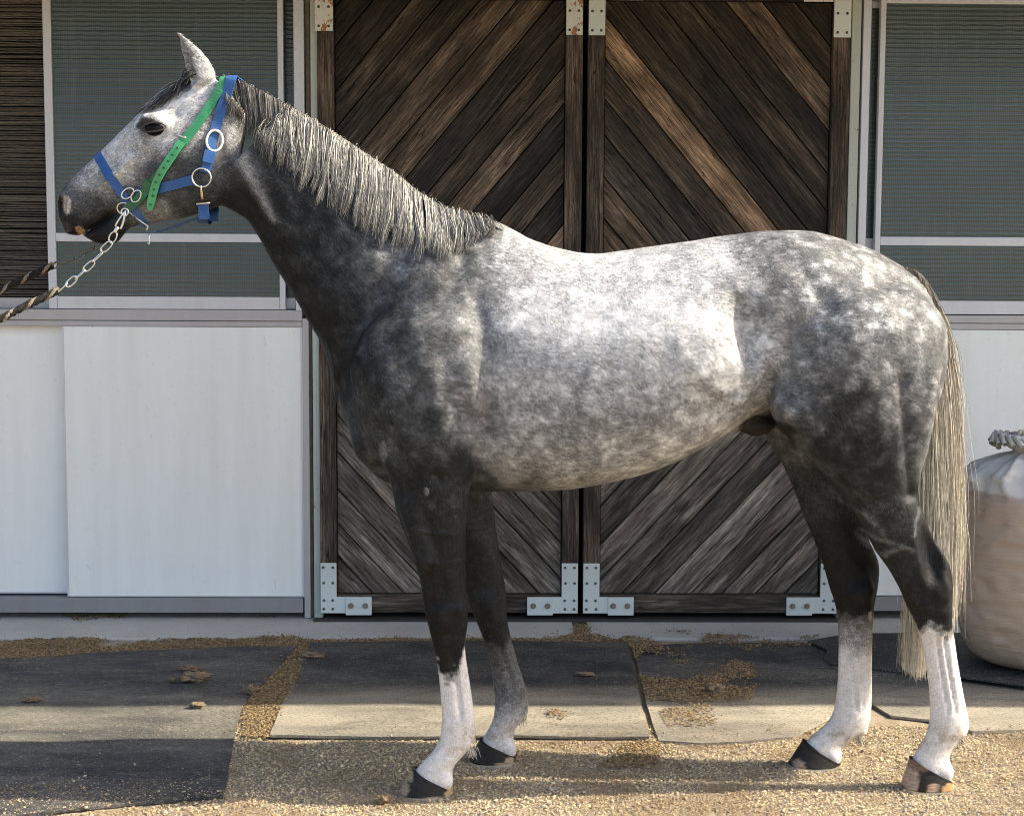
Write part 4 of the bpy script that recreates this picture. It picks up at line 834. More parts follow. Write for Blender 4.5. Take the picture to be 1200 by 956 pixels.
# ------------------------------------------------------------------ hooves, eyes
def m_vcol(name, attr, rough, spec=0.4, ns=120, bmp=0.25, var=0.25, stretch=(1, 1, 1)):
    t = M(name); a = t.n('Attribute', attribute_name=attr).outputs['Color']; n_ = t.noise(t.coords(stretch), ns, 4, 0.6)
    return t.out(t.mix(1.0, a, t.ramp(n_, [(0.3, 1-var), (0.7, 1+var)]), 'MULTIPLY'), rough, normal=t.bump(n_, bmp, 0.002), spec=spec)
HOOF = m_vcol('hoof_horn', 'horn', 0.5, 0.2, 60, 0.35, 0.4, (1, 1, 3.0)); SHOE = m_plain('worn_shoe', (0.58, 0.56, 0.52), 0.35, 0.8)
def hoof(cf, cb, toe, heel, y, blots, wc=0.043, wg=0.056):
    """cf/cb: coronet front/back pixel, toe/heel: pixel columns on the ground"""
    a0, a1 = P(*cf, y), P(*cb, y); g = G(toe[0], toe[1]); b0, b1 = P(*toe, y), P(*heel, y); base = 0.009
    n_, m_ = 48, 12; v = []; 
    for i in range(m_):
        q = i/(m_-1); f0 = Vector((a0.x+(b0.x-a0.x)*q, 0, a0.z+(base-a0.z)*q)); f1 = Vector((a1.x+(b1.x-a1.x)*q, 0, a1.z+(base-a1.z)*q))
        c = (f0+f1)/2; h_ = (f1-f0)/2; wd = wc+(wg-wc)*q
        for k in range(n_):
            th_ = 2*math.pi*k/n_; cx = -math.cos(th_); sy = math.sin(th_)
            ex = math.copysign(abs(cx)**(0.9 if cx < 0 else 0.62), cx); ey = math.copysign(abs(sy)**0.92, sy)
            p = c+h_*ex; bul = 1.0+0.05*math.exp(-(q/0.06)**2)+0.006*math.sin(q*38)
            v.append((c.x+(p.x-c.x)*bul, y+ey*wd*(1-0.12*max(0, ex))*bul, p.z))
    f = [(i*n_+k, i*n_+(k+1) % n_, (i+1)*n_+(k+1) % n_, (i+1)*n_+k) for i in range(m_-1) for k in range(n_)]
    v = np.array(v); ct, cbm = len(v), len(v)+1
    v = np.concatenate([v, [v[:n_].mean(0)], [v[-n_:].mean(0)]]); 
    f += [(ct, (k+1) % n_, k, k) for k in range(n_)]
    bm = bmesh.new(); vs = [bm.verts.new(p) for p in v]
    for q in f: bm.faces.new([vs[i] for i in dict.fromkeys(q)])
    for k in range(n_): bm.faces.new((vs[cbm], vs[(m_-1)*n_+k], vs[(m_-1)*n_+(k+1) % n_]))
    me = bm_done(bm, 'hoof', True); uv = np.array([[600+FPX*(Vector((p[0], y, p[2]))-CAM).dot(_r)/(Vector((p[0], y, p[2]))-CAM).dot(_f), 478-FPX*(Vector((p[0], y, p[2]))-CAM).dot(_u)/(Vector((p[0], y, p[2]))-CAM).dot(_f)] for p in v]); col = np.tile(np.array([[0.022, 0.019, 0.018]]), (len(v), 1)); jj = vnoise(v, 60, 2, 71)-0.5
    for (x, yy, rx, ry, c_) in blots:
        w_ = np.clip((1-((uv[:, 0]-x)/rx)**2-((uv[:, 1]-yy)/ry)**2+jj*1.2)/0.3, 0, 1)*0.92; col = col*(1-w_[:, None])+np.array(c_)[None]*w_[:, None]
    col_attr(me, 'horn', col); o = link('hoof', me, horse, HOOF)
    # shoe: flat open ring under the wall
    bm = bmesh.new(); rows = []
    cx_, hx_ = (b0.x+b1.x)/2, (b1.x-b0.x)/2
    for k in range(n_+1):
        th_ = R(20)+(2*math.pi-R(40))*k/n_; ex, ey = math.cos(th_), math.sin(th_)
        rows.append([bm.verts.new((cx_+hx_*ex*s_, y+wg*ey*s_, z_)) for s_, z_ in ((1.03, 0.0), (1.02, 0.0095), (0.72, 0.0095), (0.72, 0.0))])
    for k in range(n_):
        for e in range(4): bm.faces.new((rows[k][e], rows[k+1][e], rows[k+1][(e+1) % 4], rows[k][(e+1) % 4]))
    bm.faces.new(rows[0]); bm.faces.new(rows[-1][::-1])
    so_ = link('horseshoe', bm_done(bm, 'horseshoe'), o, SHOE)
    return o
TAN = (0.34, 0.25, 0.165)
hoof((484, 899), (530, 923), (466.5, 931), (529, 929), NFY, [(470, 921, 9, 18, TAN), (479, 905, 6, 7, TAN), (508, 931, 26, 4.5, TAN), (527, 925, 6, 7, (.42, .30, .16)), (478, 932, 9, 3, TAN)])
hoof((563, 865), (605, 884), (549.5, 892), (604, 890), FFY, [(590, 891, 14, 4, TAN), (597, 886, 6, 4, TAN), (560, 895, 9, 2.5, TAN)])
hoof((1067, 886), (1117, 915), (1056, 924), (1117, 920), NHY, [(1064, 908, 9, 22, (.40, .29, .21)), (1072, 893, 11, 6, (.17, .11, .075)), (1087, 918, 6, 8, (.36, .25, .17)), (1107, 918, 11, 6, (.36, .22, .10)), (1116, 912, 5, 8, (.42, .3, .18))])
hoof((942, 866), (984, 894), (923.5, 899), (981, 900), FHY, [(933, 895, 7, 10, (.36, .26, .18)), (970, 901, 12, 4, (.22, .18, .14)), (955, 899, 4, 4, (.2, .17, .14))])
EYE = m_plain('dark_eye', (0.006, 0.004, 0.004), 0.05, 0.0, 0.10, 30, 0.3, 0.0); LID = m_plain('dark_eyelid', (0.030, 0.026, 0.025), 0.45, nscale=150)
ec = P(181, 151, -0.09)
for s in (-1, 1):
    bm = bmesh.new(); bmesh.ops.create_uvsphere(bm, u_segments=32, v_segments=20, radius=0.0235)
    for v in bm.verts: v.co.x *= 1.2; v.co.z *= 0.9
    h, _n = skin_y(ec.x+0.045, ec.z-0.0, s); yy = s*0.087
    e = link('eye', bm_done(bm, 'eye', True), horse, EYE); e.location = (ec.x, yy, ec.z)
    for up in (1, -1):
        pts = []; rr_ = []
        for k in range(13):
            a = math.pi*k/12; x_ = ec.x+0.034*math.cos(a); z_ = ec.z+up*(0.0150 if up > 0 else 0.0100)*math.sin(a)-0.004*math.cos(a)*-1*0.9
            yo = yy+s*(0.0215*math.sqrt(max(0, 1-(0.034*math.cos(a)/0.040)**2))+0.001)
            pts.append((x_, yo, z_)); rr_.append(0.0016+0.0013*math.sin(a)*(1 if up > 0 else .6))
        keep(tube('eyelid', pts, rr_, LID), horse)

# ------------------------------------------------------------------ mane, forelock, tail
def poly_at(pl, t):
    pl = np.array(pl, float); d = np.r_[0, np.cumsum(np.hypot(*np.diff(pl, axis=0).T))]; d /= d[-1]
    return np.stack([np.interp(t, d, pl[:, 0]), np.interp(t, d, pl[:, 1])], -1)
HAIR = m_vcol('hair_strands', 'hair', 0.42, 0.45, 90, 0.0, 0.25)
def ribbon_np(paths, rad):                   # each hair a narrow blade, turned its own way
    N, K, _ = paths.shape; t = np.gradient(paths, axis=1); t /= np.linalg.norm(t, axis=2, keepdims=True)+1e-9
    ref = RNG.normal(0, 1, (N, 1, 3))+np.array([.0, -.5, 0]); a = np.cross(t, ref); a /= np.linalg.norm(a, axis=2, keepdims=True)+1e-9
    v = np.stack([paths-a*rad[..., None], paths+a*rad[..., None]], 2); idx = np.arange(N*K*2).reshape(N, K, 2)
    f = np.stack([idx[:, :-1, 0], idx[:, :-1, 1], idx[:, 1:, 1], idx[:, 1:, 0]], -1).reshape(-1, 4); return v.reshape(-1, 3), f
def hair_obj(name, paths, rad, cols, parent=horse):
    v, f = ribbon_np(paths, rad); me = mesh_np(name, v, f, False); n_, k_ = rad.shape
    col_attr(me, 'hair', np.repeat(cols.reshape(-1, 3), 2, 0)); o = link(name, me, parent, HAIR); o['kind'] = 'stuff'; return o
fur = link('coat_hair', make_fur(), horse, m_vcol('coat_hair_strands', 'hair', 0.5, 0.2, 90, 0.0, 0.1)); fur['kind'] = 'stuff'
crest = [(262, 89), (282, 95), (324, 116), (366, 139), (407, 165), (441, 188), (462, 201), (491, 225), (516, 241), (550, 254), (578, 262)]
hem = [(268, 126), (280, 146), (305, 164), (345, 198), (399, 236), (441, 262), (472, 283), (512, 294), (541, 291), (562, 279), (584, 268)]
def make_mane(N=9500, K=11, NC=300):
    tcl = np.sort(RNG.random(NC)); ecl = RNG.normal(0, 1, (NC, 3)); shade = RNG.random(NC)
    t = RNG.random(N); ci = np.clip(np.searchsorted(tcl, t), 0, NC-1)
    te = t+(tcl[ci]-t)*0.75+ecl[ci, 0]*0.006+RNG.normal(0, .004, N)
    ro = poly_at(crest, t); en = poly_at(hem, np.clip(te, 0, 1)); ln = np.clip(1.0+ecl[ci, 1]*0.08+RNG.normal(0, .07, N)-0.55*(RNG.random(N) < .35)*RNG.random(N), .25, 1.25)
    paths = np.zeros((N, K, 3)); lay = RNG.random(N)
    for i in range(N):
        a = P(ro[i, 0], ro[i, 1], 0.0); b = P(en[i, 0], en[i, 1], -0.10); y0 = RNG.normal(0, .009); yl = 0.0
        for k in range(K):
            q = k/(K-1)*ln[i]; x = a.x+(b.x-a.x)*q+0.012*math.sin(q*3.4+ecl[ci[i], 2])*q+.003*math.sin(q*9+lay[i]*20)*q; z = a.z+(b.z-a.z)*(q**1.08)+0.010*math.sin(min(1, q*3.0)*math.pi)*(0.4+lay[i])
            h, nn = skin_y(x, z-0.012, -1)
            ys = h.y if h is not None else 0.0
            y = y0*(1-q)+(ys-0.005-0.016*lay[i]*math.sin(min(1, q*1.6)*math.pi*0.62))*min(1, q*6)
            if k and ys == 0.0: y = yl
            yl = y; paths[i, k] = (x, y, z)
    fl = RNG.random(N) < .05; paths[fl, 1:, 2] += (np.sin(np.linspace(0, 1, K)[1:]*math.pi)*.028)[None]*RNG.random((fl.sum(), 1)); paths[fl, 1:, 0] += RNG.normal(0, .012, (fl.sum(), 1))*np.linspace(0, 1, K)[None, 1:]; paths[fl, 1:, 1] -= .006
    lt = np.clip(np.interp(t, [0, .12, .35, .6, .85, 1], [.18, .32, .42, .62, .55, .12])+(shade[ci]-.5)*.40+RNG.normal(0, .11, N), 0.02, 1)
    q = np.linspace(0, 1, K)[None]; l_ = lt[:, None]*(0.55+0.75*np.sin(np.clip(q*1.15, 0, 1)*math.pi)**0.6)*np.interp(q, [0, .1, .8, 1], [.55, 1, 1, .75])
    cols = np.array([0.030, 0.028, 0.028])+np.clip(l_, 0, 1.15)[..., None]*np.array([0.56, 0.53, 0.46])
    rad = np.interp(q, [0, .6, 1], [.0008, .0007, .0002])*np.ones((N, 1))
    hair_obj('mane', paths, rad, cols)
make_mane()
def make_forelock(N=1100, K=9):
    paths = np.zeros((N, K, 3)); cl = RNG.random((26, 3)); ci = RNG.integers(0, 26, N)
    for i in range(N):
        c = cl[ci[i]]; a = P(236+RNG.normal(0, 6), 89+RNG.normal(0, 2), 0); y1 = -0.075+0.14*c[0]+RNG.normal(0, .004)
        ex, ey = 163+40*c[1]**1.2+RNG.normal(0, 2), 131-24*c[1]**1.2+RNG.normal(0, 3)
        if c[0] < .45: ex, ey = ex+10, ey+8*c[2]
        b = P(ex, ey, 0); y0 = RNG.normal(0, .02)
        for k in range(K):
            q = k/(K-1); x = a.x+(b.x-a.x)*q; y = y0+(y1-y0)*q**0.8; z = a.z+(b.z-a.z)*q+0.03*math.sin(q*math.pi)*(.3+c[2])
            h = BVH.ray_cast(Vector((x, y, 3.0)), Vector((0, 0, -1)))[0]
            zz = h.z+0.008+0.018*c[2]*RNG.random() if h is not None else z
            paths[i, k] = (x, y, max(zz, z-0.02) if (h is None or h.z < z+0.018) else z+0.004)
    q = np.linspace(0, 1, K)[None]; cols = (np.array([0.022, 0.02, 0.02])[None, None]+(RNG.random((N, 1))**4*0.22)[..., None]*np.ones((1, K, 3)))
    hair_obj('forelock', paths, np.interp(q, [0, .6, 1], [.0011, .0010, .0004])*np.ones((N, 1)), cols)
make_forelock()
def make_tail(N=11500, K=16):
    u = RNG.random(N); cl = RNG.normal(0, 1, (160, 4)); ci = RNG.integers(0, 160, N)
    paths = np.zeros((N, K, 3)); ln = np.zeros(N)
    q = np.linspace(0, 1, K); jt = RNG.normal(0, 1, (N, 2))
    for i in range(N):
        c = cl[ci[i]]; r0 = P(1056+38*u[i]**0.7, 314+84*u[i]**2, 0.0); y0 = 0.01+RNG.normal(0, .018)
        side = np.clip(0.55*c[0]+RNG.normal(0, .45), -2, 2)             # -left .. +right
        endrow = 792-abs(RNG.normal(0, 1))*95-(40 if side > .6 else 0); endrow = max(endrow, 520)
        xe = np.interp(endrow, [520, 600, 680, 740, 792], [1101, 1098, 1093, 1087, 1074])+side*np.interp(endrow, [520, 700, 792], [15, 17, 10])
        xm = 1101+side*14; ye = 0.02+c[1]*.028+RNG.normal(0, .012)
        p0 = r0; p3 = P(xe, endrow, 0.02); p1 = P(1091+14*side+8*u[i], 336+38*u[i], 0.0); p2 = P(xm-2, 330+0.45*(endrow-330), 0.0)
        for k in range(K):
            s_ = q[k]; B = p0*(1-s_)**3+p1*3*s_*(1-s_)**2+p2*3*s_*s_*(1-s_)+p3*s_**3
            wob = 0.011*math.sin(s_*7+c[2]*3)*s_+0.005*math.sin(s_*17+c[3]*5)*s_+jt[i, 0]*.004*math.sin(s_*25+jt[i, 1]*6)*s_
            paths[i, k] = (B.x+wob, y0+(ye-y0)*s_**0.7+wob*.5, B.z)
    # a few stray hairs
    st_ = RNG.random(N) < .07; paths[st_, :, 0] += (q**1.6*0.06)[None]*(RNG.random((st_.sum(), 1))**2-.15); paths[st_, :, 0] += .004*np.sin(q[None]*RNG.uniform(8, 25, (st_.sum(), 1)))*q[None]; paths[st_, -3:, 2] += np.array([0, .005, .02])[None]
    tone = np.clip(0.85+RNG.normal(0, .22, N)+cl[ci, 3]*.10, .1, 1.15)[:, None]*np.interp(q, [0, .12, .3, .55, 1], [.24, .36, .58, .95, 1.05])[None]
    dk_ = (RNG.random(N) < .18)[:, None]*np.interp(q, [0, .5, .8], [.6, .45, 0])[None]; tone = tone*(1-dk_)
    cols = np.array([0.04, 0.036, 0.034])+tone[..., None]*np.array([0.58, 0.53, 0.43])
    hair_obj('tail', paths, np.interp(q, [0, .1, .7, 1], [.0011, .0009, .0008, .0003])[None]*np.ones((N, 1)), cols)
make_tail()
def make_feather(x, y_, yc, n_=90):
    paths = np.zeros((n_, 5, 3)); q = np.linspace(0, 1, 5)
    for i in range(n_):
        a = P(x+RNG.normal(0, 3.0), y_+RNG.normal(0, 3.5), yc); yy = yc+RNG.normal(0, .012); l_ = RNG.uniform(.015, .035)
        for k in range(5): paths[i, k] = (a.x-0.004+0.010*q[k], yy, a.z-l_*q[k]+0.004*math.sin(q[k]*3))
    return paths
ft = np.concatenate([make_feather(551, 874, NFY), make_feather(611, 838, FFY, 60), make_feather(1124, 862, NHY, 60), make_feather(1008, 862, FHY, 60)])
hair_obj('fetlock_hair', ft, np.interp(np.linspace(0, 1, 5), [0, 1], [.0012, .0004])[None]*np.ones((len(ft), 1)), np.where(RNG.random((len(ft), 1, 1)) < .3, 0.06, 0.5)*np.ones((len(ft), 5, 3))*np.array([1, .95, .86]))

# ------------------------------------------------------------------ halter, green head strap
def m_web(name, colr, rough=0.5):
    t = M(name); v = t.coords(); wv = t.noise(v, 420, 2, 0.5); n_ = t.noise(v, 35, 4)
    c_ = t.mix(t.ramp(n_, [(0.35, 0.0), (0.75, 0.5)]), colr, tuple(min(1, x*1.5+.03) for x in colr)); c_ = t.mix(t.math('MULTIPLY', wv, 0.45), c_, tuple(x*.5 for x in colr)); c_ = t.mix(t.math('MULTIPLY', t.ramp(t.noise(v, 14, 6, .7), [(.5, 0.), (.72, 1.)]), .4), c_, (.10, .095, .085))
    return t.out(c_, rough, normal=t.bump(wv, 0.4, 0.001), spec=0.35)
BLUE = m_web('blue_webbing', (0.018, 0.080, 0.245)); GREEN_D = m_web('green_strap', (0.012, 0.125, 0.052)); GREEN_L = m_web('light_green_strap', (0.07, 0.36, 0.15), 0.4); NAVY = m_web('navy_webbing', (0.012, 0.045, 0.13))
def ribbon(name, pts, nrm, width, mat, parent, th=0.0035, taper=None, closed=False):
    n_ = len(pts); bm = bmesh.new(); rows = []
    for i in range(n_):
        t = ((pts[(i+1) % n_]-pts[i-1]) if closed else (pts[min(i+1, n_-1)]-pts[max(i-1, 0)])).normalized(); n = (nrm[i]-t*nrm[i].dot(t)).normalized(); b = t.cross(n)
        w_ = width*(taper[i] if taper else 1)/2
        rows.append([bm.verts.new(pts[i]+b*x+n*y) for x, y in ((-w_, 0), (-w_*.94, th), (w_*.94, th), (w_, 0))])
    for i in range(n_ if closed else n_-1):
        A, B = rows[i], rows[(i+1) % n_]
        for e in range(4): bm.faces.new((A[e], A[(e+1) % 4], B[(e+1) % 4], B[e]))
    if not closed: bm.faces.new(rows[0][::-1]); bm.faces.new(rows[-1])
    o = link(name, bm_done(bm, name), None, mat); keep(o, parent); return o
def smooth_pts(a, it=3, closed=False):
    a = [Vector(p) for p in a]
    for _ in range(it):
        b = list(a)
        for i in range(0 if closed else 1, len(a) if closed else len(a)-1): b[i] = (a[i-1]+a[i]*2+a[(i+1) % len(a)])/4
        a = b
    return a
def side_path(pl, side=-1, off=0.003, n=26, Yp=-0.08):
    uv = poly_at(pl, np.linspace(0, 1, n)); pts, nn = [], []
    for a, b in uv:
        w_ = P(a, b, Yp); h, nm = skin_y(w_.x, w_.z, side)
        if h is None: h, nm = Vector((w_.x, pts[-1].y if pts else side*.06, w_.z)), Vector((0, side, 0))
        pts.append(h); nn.append((nm+Vector((0, side*.6, 0))).normalized())
    pts = smooth_pts(pts, 4); nn = smooth_pts(nn, 4)
    return [p+m_.normalized()*off for p, m_ in zip(pts, nn)], [m_.normalized() for m_ in nn]
def loop_path(A, B, off=0.003, n=72, cf=0.5, a0=0.0, a1=2*math.pi, spread=0.0):
    """strap loop in the plane through pixels A and B (on the head's mid line) and the y direction; angle 0 at A"""
    a, b = P(*A, 0), P(*B, 0); c = a.lerp(b, cf); d = (a-b).normalized(); pts, nn = [], []
    full = abs(a1-a0-2*math.pi) < 1e-6
    for k in range(n):
        t = a0+(a1-a0)*k/(n if full else n-1); dr_ = d*math.cos(t)+Vector((0, math.sin(t), 0))
        h = BVH.ray_cast(c+dr_*0.6, -dr_)[0]
        pts.append(h if h is not None else c+dr_*.1); nn.append(dr_)
    pts = smooth_pts(pts, 3, full); return [p+m_*off for p, m_ in zip(pts, nn)], nn
def ring(name, c, r1, r2, tube_r, mat, parent, ax=None, n=28, rot=0.0):
    """flat oval ring in the x,z plane leaning on the head; ax: outward normal"""
    ax = (ax or Vector((0, -1, 0))).normalized(); e1 = Vector((1, 0, 0)); e1 = (e1-ax*e1.dot(ax)).normalized(); e2 = ax.cross(e1)
    pts = []
    for k in range(n):
        t = 2*math.pi*k/n; u_, v_ = r1*math.cos(t), r2*math.sin(t); cu, cv = u_*math.cos(rot)-v_*math.sin(rot), u_*math.sin(rot)+v_*math.cos(rot)
        pts.append(Vector(c)+e1*cu+e2*cv)
    return tube(name, pts, tube_r, mat, parent, 8, True)
def over_top(p0, s, off):                    # carry a strap from the side of the poll over to the mid line
    ov, on = [], []
    for k in range(1, 6):
        y = p0.y*(1-k/5); h = BVH.ray_cast(Vector((p0.x-.001*k, y, 3.0)), Vector((0, 0, -1)))[0]
        z = h.z if h is not None else p0.z
        ov.append(Vector((p0.x-.001*k, y, max(z, p0.z)+off))); on.append(Vector((0, s*(1-k/5)*.9, 1)).normalized())
    return ov, on
hb = P(150, 228, -0.06)
hal = empty('halter', (hb.x, 0, hb.z)); tag(hal, 'blue webbing halter with steel rings on the grey horse head', 'halter')
px_m = 1/402.0
p_, n_ = loop_path((112, 176), (181, 274), 0.002, 84, .48); ribbon('noseband', p_, n_, 10.5*px_m, BLUE, hal, closed=True)
for s in (-1, 1):
    p_, n_ = side_path([(158, 226.5), (185, 221), (206, 217), (229, 211.5)], s, 0.003); ribbon('cheek_strap', p_, n_, 11.5*px_m, BLUE, hal)
    p_, n_ = side_path([(241.5, 203), (246, 187), (248.5, 171)], s, 0.003, 16); ribbon('lower_crown_strap', p_, n_, 11.5*px_m, BLUE, hal)
    p_, n_ = side_path([(246, 176), (250, 160), (257, 134), (264, 112), (269, 96), (270.5, 90)], s, 0.006, 30)
    ov, on = over_top(p_[-1], s, .006); p_ = p_+ov; n_ = n_+on
    p_ = smooth_pts(p_, 2); ribbon('crown_strap', p_, n_, 12*px_m, BLUE, hal)
    c, nm = side_path([(236, 209), (240, 209)], s, 0.008, 3); ring('cheek_ring', c[1], 10.5*px_m, 10.5*px_m, .0026, CHROME, hal, nm[1])
    c, nm = side_path([(146, 226), (150, 226)], s, 0.008, 3); ring('nose_ring', c[1], 8*px_m, 5*px_m, .0026, CHROME, hal, nm[1], rot=R(35))
    c, nm = side_path([(250.5, 165), (250.5, 167)], s, 0.014, 3); ring('buckle', c[1], 9*px_m, 12*px_m, .0036, m_plain('white_buckle', (.78, .77, .72), .35, .3), hal, nm[1], rot=R(-10))
    c, nm = side_path([(247, 178), (244.5, 192)], s, 0.010, 6); ribbon('keeper', c, nm, 13*px_m, BLUE, hal)
    # throat snap hanging from the cheek ring
    a = side_path([(237, 218), (238, 233)], s, 0.010, 5)[0]; tube('throat_snap', a, [.0022, .003, .0036, .004, .0045], BRASS, hal, 8)
    c, nm = side_path([(231, 238), (245.5, 236.5)], s, 0.011, 5); tube('snap_bar', c, .003, BRASS, hal, 8)
    c, nm = side_path([(238, 238), (239.5, 257)], s, 0.007, 6); ribbon('throat_tab', c, nm, 12.5*px_m, BLUE, hal, .006)
# chin strap running back under the jaw to the throat tabs
pts = [P(*q, 0.0) for q in ((184, 271), (196, 268.5), (210, 263), (226, 256.5), (238, 253.5))]; pts = smooth_pts([pts[0].lerp(pts[1], k/3) for k in range(3)]+[pts[1].lerp(pts[2], k/3) for k in range(3)]+[pts[2].lerp(pts[3], k/3) for k in range(3)]+[pts[3].lerp(pts[4], k/3) for k in range(4)], 2)
ribbon('chin_strap', pts, [Vector((.3, 0, -1)).normalized()]*len(pts), .026, NAVY, hal, .005)
a = P(239.5, 253, 0); ribbon('throat_band', [Vector((a.x+.006*math.cos(t), -.066*math.cos(t), a.z-.010-.012*math.sin(t))) for t in np.linspace(0, math.pi, 14)], [Vector((0, -math.cos(t), -math.sin(t))) for t in np.linspace(0, math.pi, 14)], .030, NAVY, hal, .004)

gb = P(200, 190, -0.09); gs = empty('green_head_strap', (gb.x, 0, gb.z)); tag(gs, 'green buckled strap running over the poll down to the bit ring', 'strap')
for s in (-1, 1):
    p_, n_ = side_path([(262, 92), (254, 110), (245, 126), (235, 142), (225, 157), (216, 170)], s, 0.008, 24)
    ov, on = over_top(p_[0], s, .009); lead = ov[::-1]; ln_ = on[::-1]
    p_ = smooth_pts(lead+p_, 2); ribbon('upper_strap', p_, ln_+n_, 10.5*px_m, m_web('mid_green_strap', (.028, .19, .085), .42) if s < 0 else GREEN_D, gs)
    p_, n_ = side_path([(217, 168), (205, 184), (190, 203), (176, 218), (160, 234), (145, 244)], s, 0.009, 26); ribbon('lower_strap', p_, n_, 10.5*px_m, GREEN_D, gs)
    if s < 0:
        p_, n_ = side_path([(216, 168), (207, 182), (196, 197), (187, 211), (181, 224), (177, 236), (174.5, 244.5)], s, 0.015, 26); ribbon('loose_end', p_, n_, 9.5*px_m, GREEN_L, gs, taper=[1]*22+[1, .95, .8, .45])
        for q in np.linspace(.1, .92, 9):     # punched holes with raised rims
            a = poly_at([(216, 168), (207, 182), (196, 197), (187, 211), (181, 224), (177, 236), (174.5, 244.5)], np.array([q]))[0]
            c, nm = side_path([tuple(a), (a[0]+.5, a[1]+.5)], s, .0195, 3); ring('punch_hole', c[1], .0032, .0022, .0011, GREEN_D, gs, nm[1], 10)
        p_, n_ = side_path([(220.5, 164), (210.5, 160.5)], s, 0.016, 6); tube('keeper_bar', p_, .0024, CHROME, gs, 8)
        c, nm = side_path([(178, 214), (171, 221)], s, .013, 5); ribbon('keeper', c, nm, 13*px_m, GREEN_D, gs)
        c, nm = side_path([(157, 228), (161, 230)], s, .015, 3); ring('buckle', c[1], 7.5*px_m, 5*px_m, .0022, CHROME, gs, nm[1], rot=R(55))
    c, nm = side_path([(141, 242), (144, 244)], s, .008, 3); ring('bit_ring', c[1], 8*px_m, 7*px_m, .0024, CHROME, gs, nm[1])
# thin white curb strap under the chin with a dangling hook
cp, cn = side_path([(147, 246), (158, 256), (168, 264)], -1, .006, 8); cp += [P(172, 270, -0.02)]
tube('curb_strap', cp, .0022, m_plain('white_cord', (.7, .66, .58), .6), gs, 6)
q = P(174, 272, -.015); tube('dangling_hook', [q+Vector((0, 0, -.0)), q+Vector((.002, 0, -.012)), q+Vector((.004, 0, -.026)), q+Vector((.001, -.002, -.036)), q+Vector((-.003, -.003, -.028))], .0022, CHROME, gs, 6)

# ------------------------------------------------------------------ lead chains and ropes
cl = bmesh.new(); npt = 20; rg_ = []
for k in range(npt):
    t = 2*math.pi*k/npt; cx = math.copysign(abs(math.cos(t))**.6, math.cos(t))*.0195; cz = math.sin(t)*.0085
    rg_.append(Vector((cx, 0, cz)))
pc_ = list(rg_)
for i in range(npt):
    t = (pc_[(i+1) % npt]-pc_[i-1]).normalized(); n = Vector((0, 1, 0)); b = t.cross(n)
    rg_[i] = (pc_[i], [cl.verts.new(rg_[i]+(n*math.cos(a)+b*math.sin(a))*.0026) for a in np.arange(6)*math.pi/3])
for i in range(npt):
    A, B = rg_[i][1], rg_[(i+1) % npt][1]
    for k in range(6): cl.faces.new((A[k], A[(k+1) % 6], B[(k+1) % 6], B[k]))
LINK = bm_done(cl, 'chain_link', True); LINK.materials.append(CHROME)
LINK_D = LINK.copy(); LINK_D.materials.clear(); LINK_D.materials.append(m_plain('tarnished_steel', (.16, .15, .14), .4, .9))
def m_rope():
    t = M('rope_strands'); a = t.n('Attribute', attribute_name='rope').outputs['Color']; n_ = t.noise(t.coords(), 260, 3)
    return t.out(t.mix(1.0, a, t.ramp(n_, [(0.3, .5), (.7, 1.4)]), 'MULTIPLY'), .85, normal=t.bump(n_, .8, .003), spec=.15)
ROPE = m_rope()
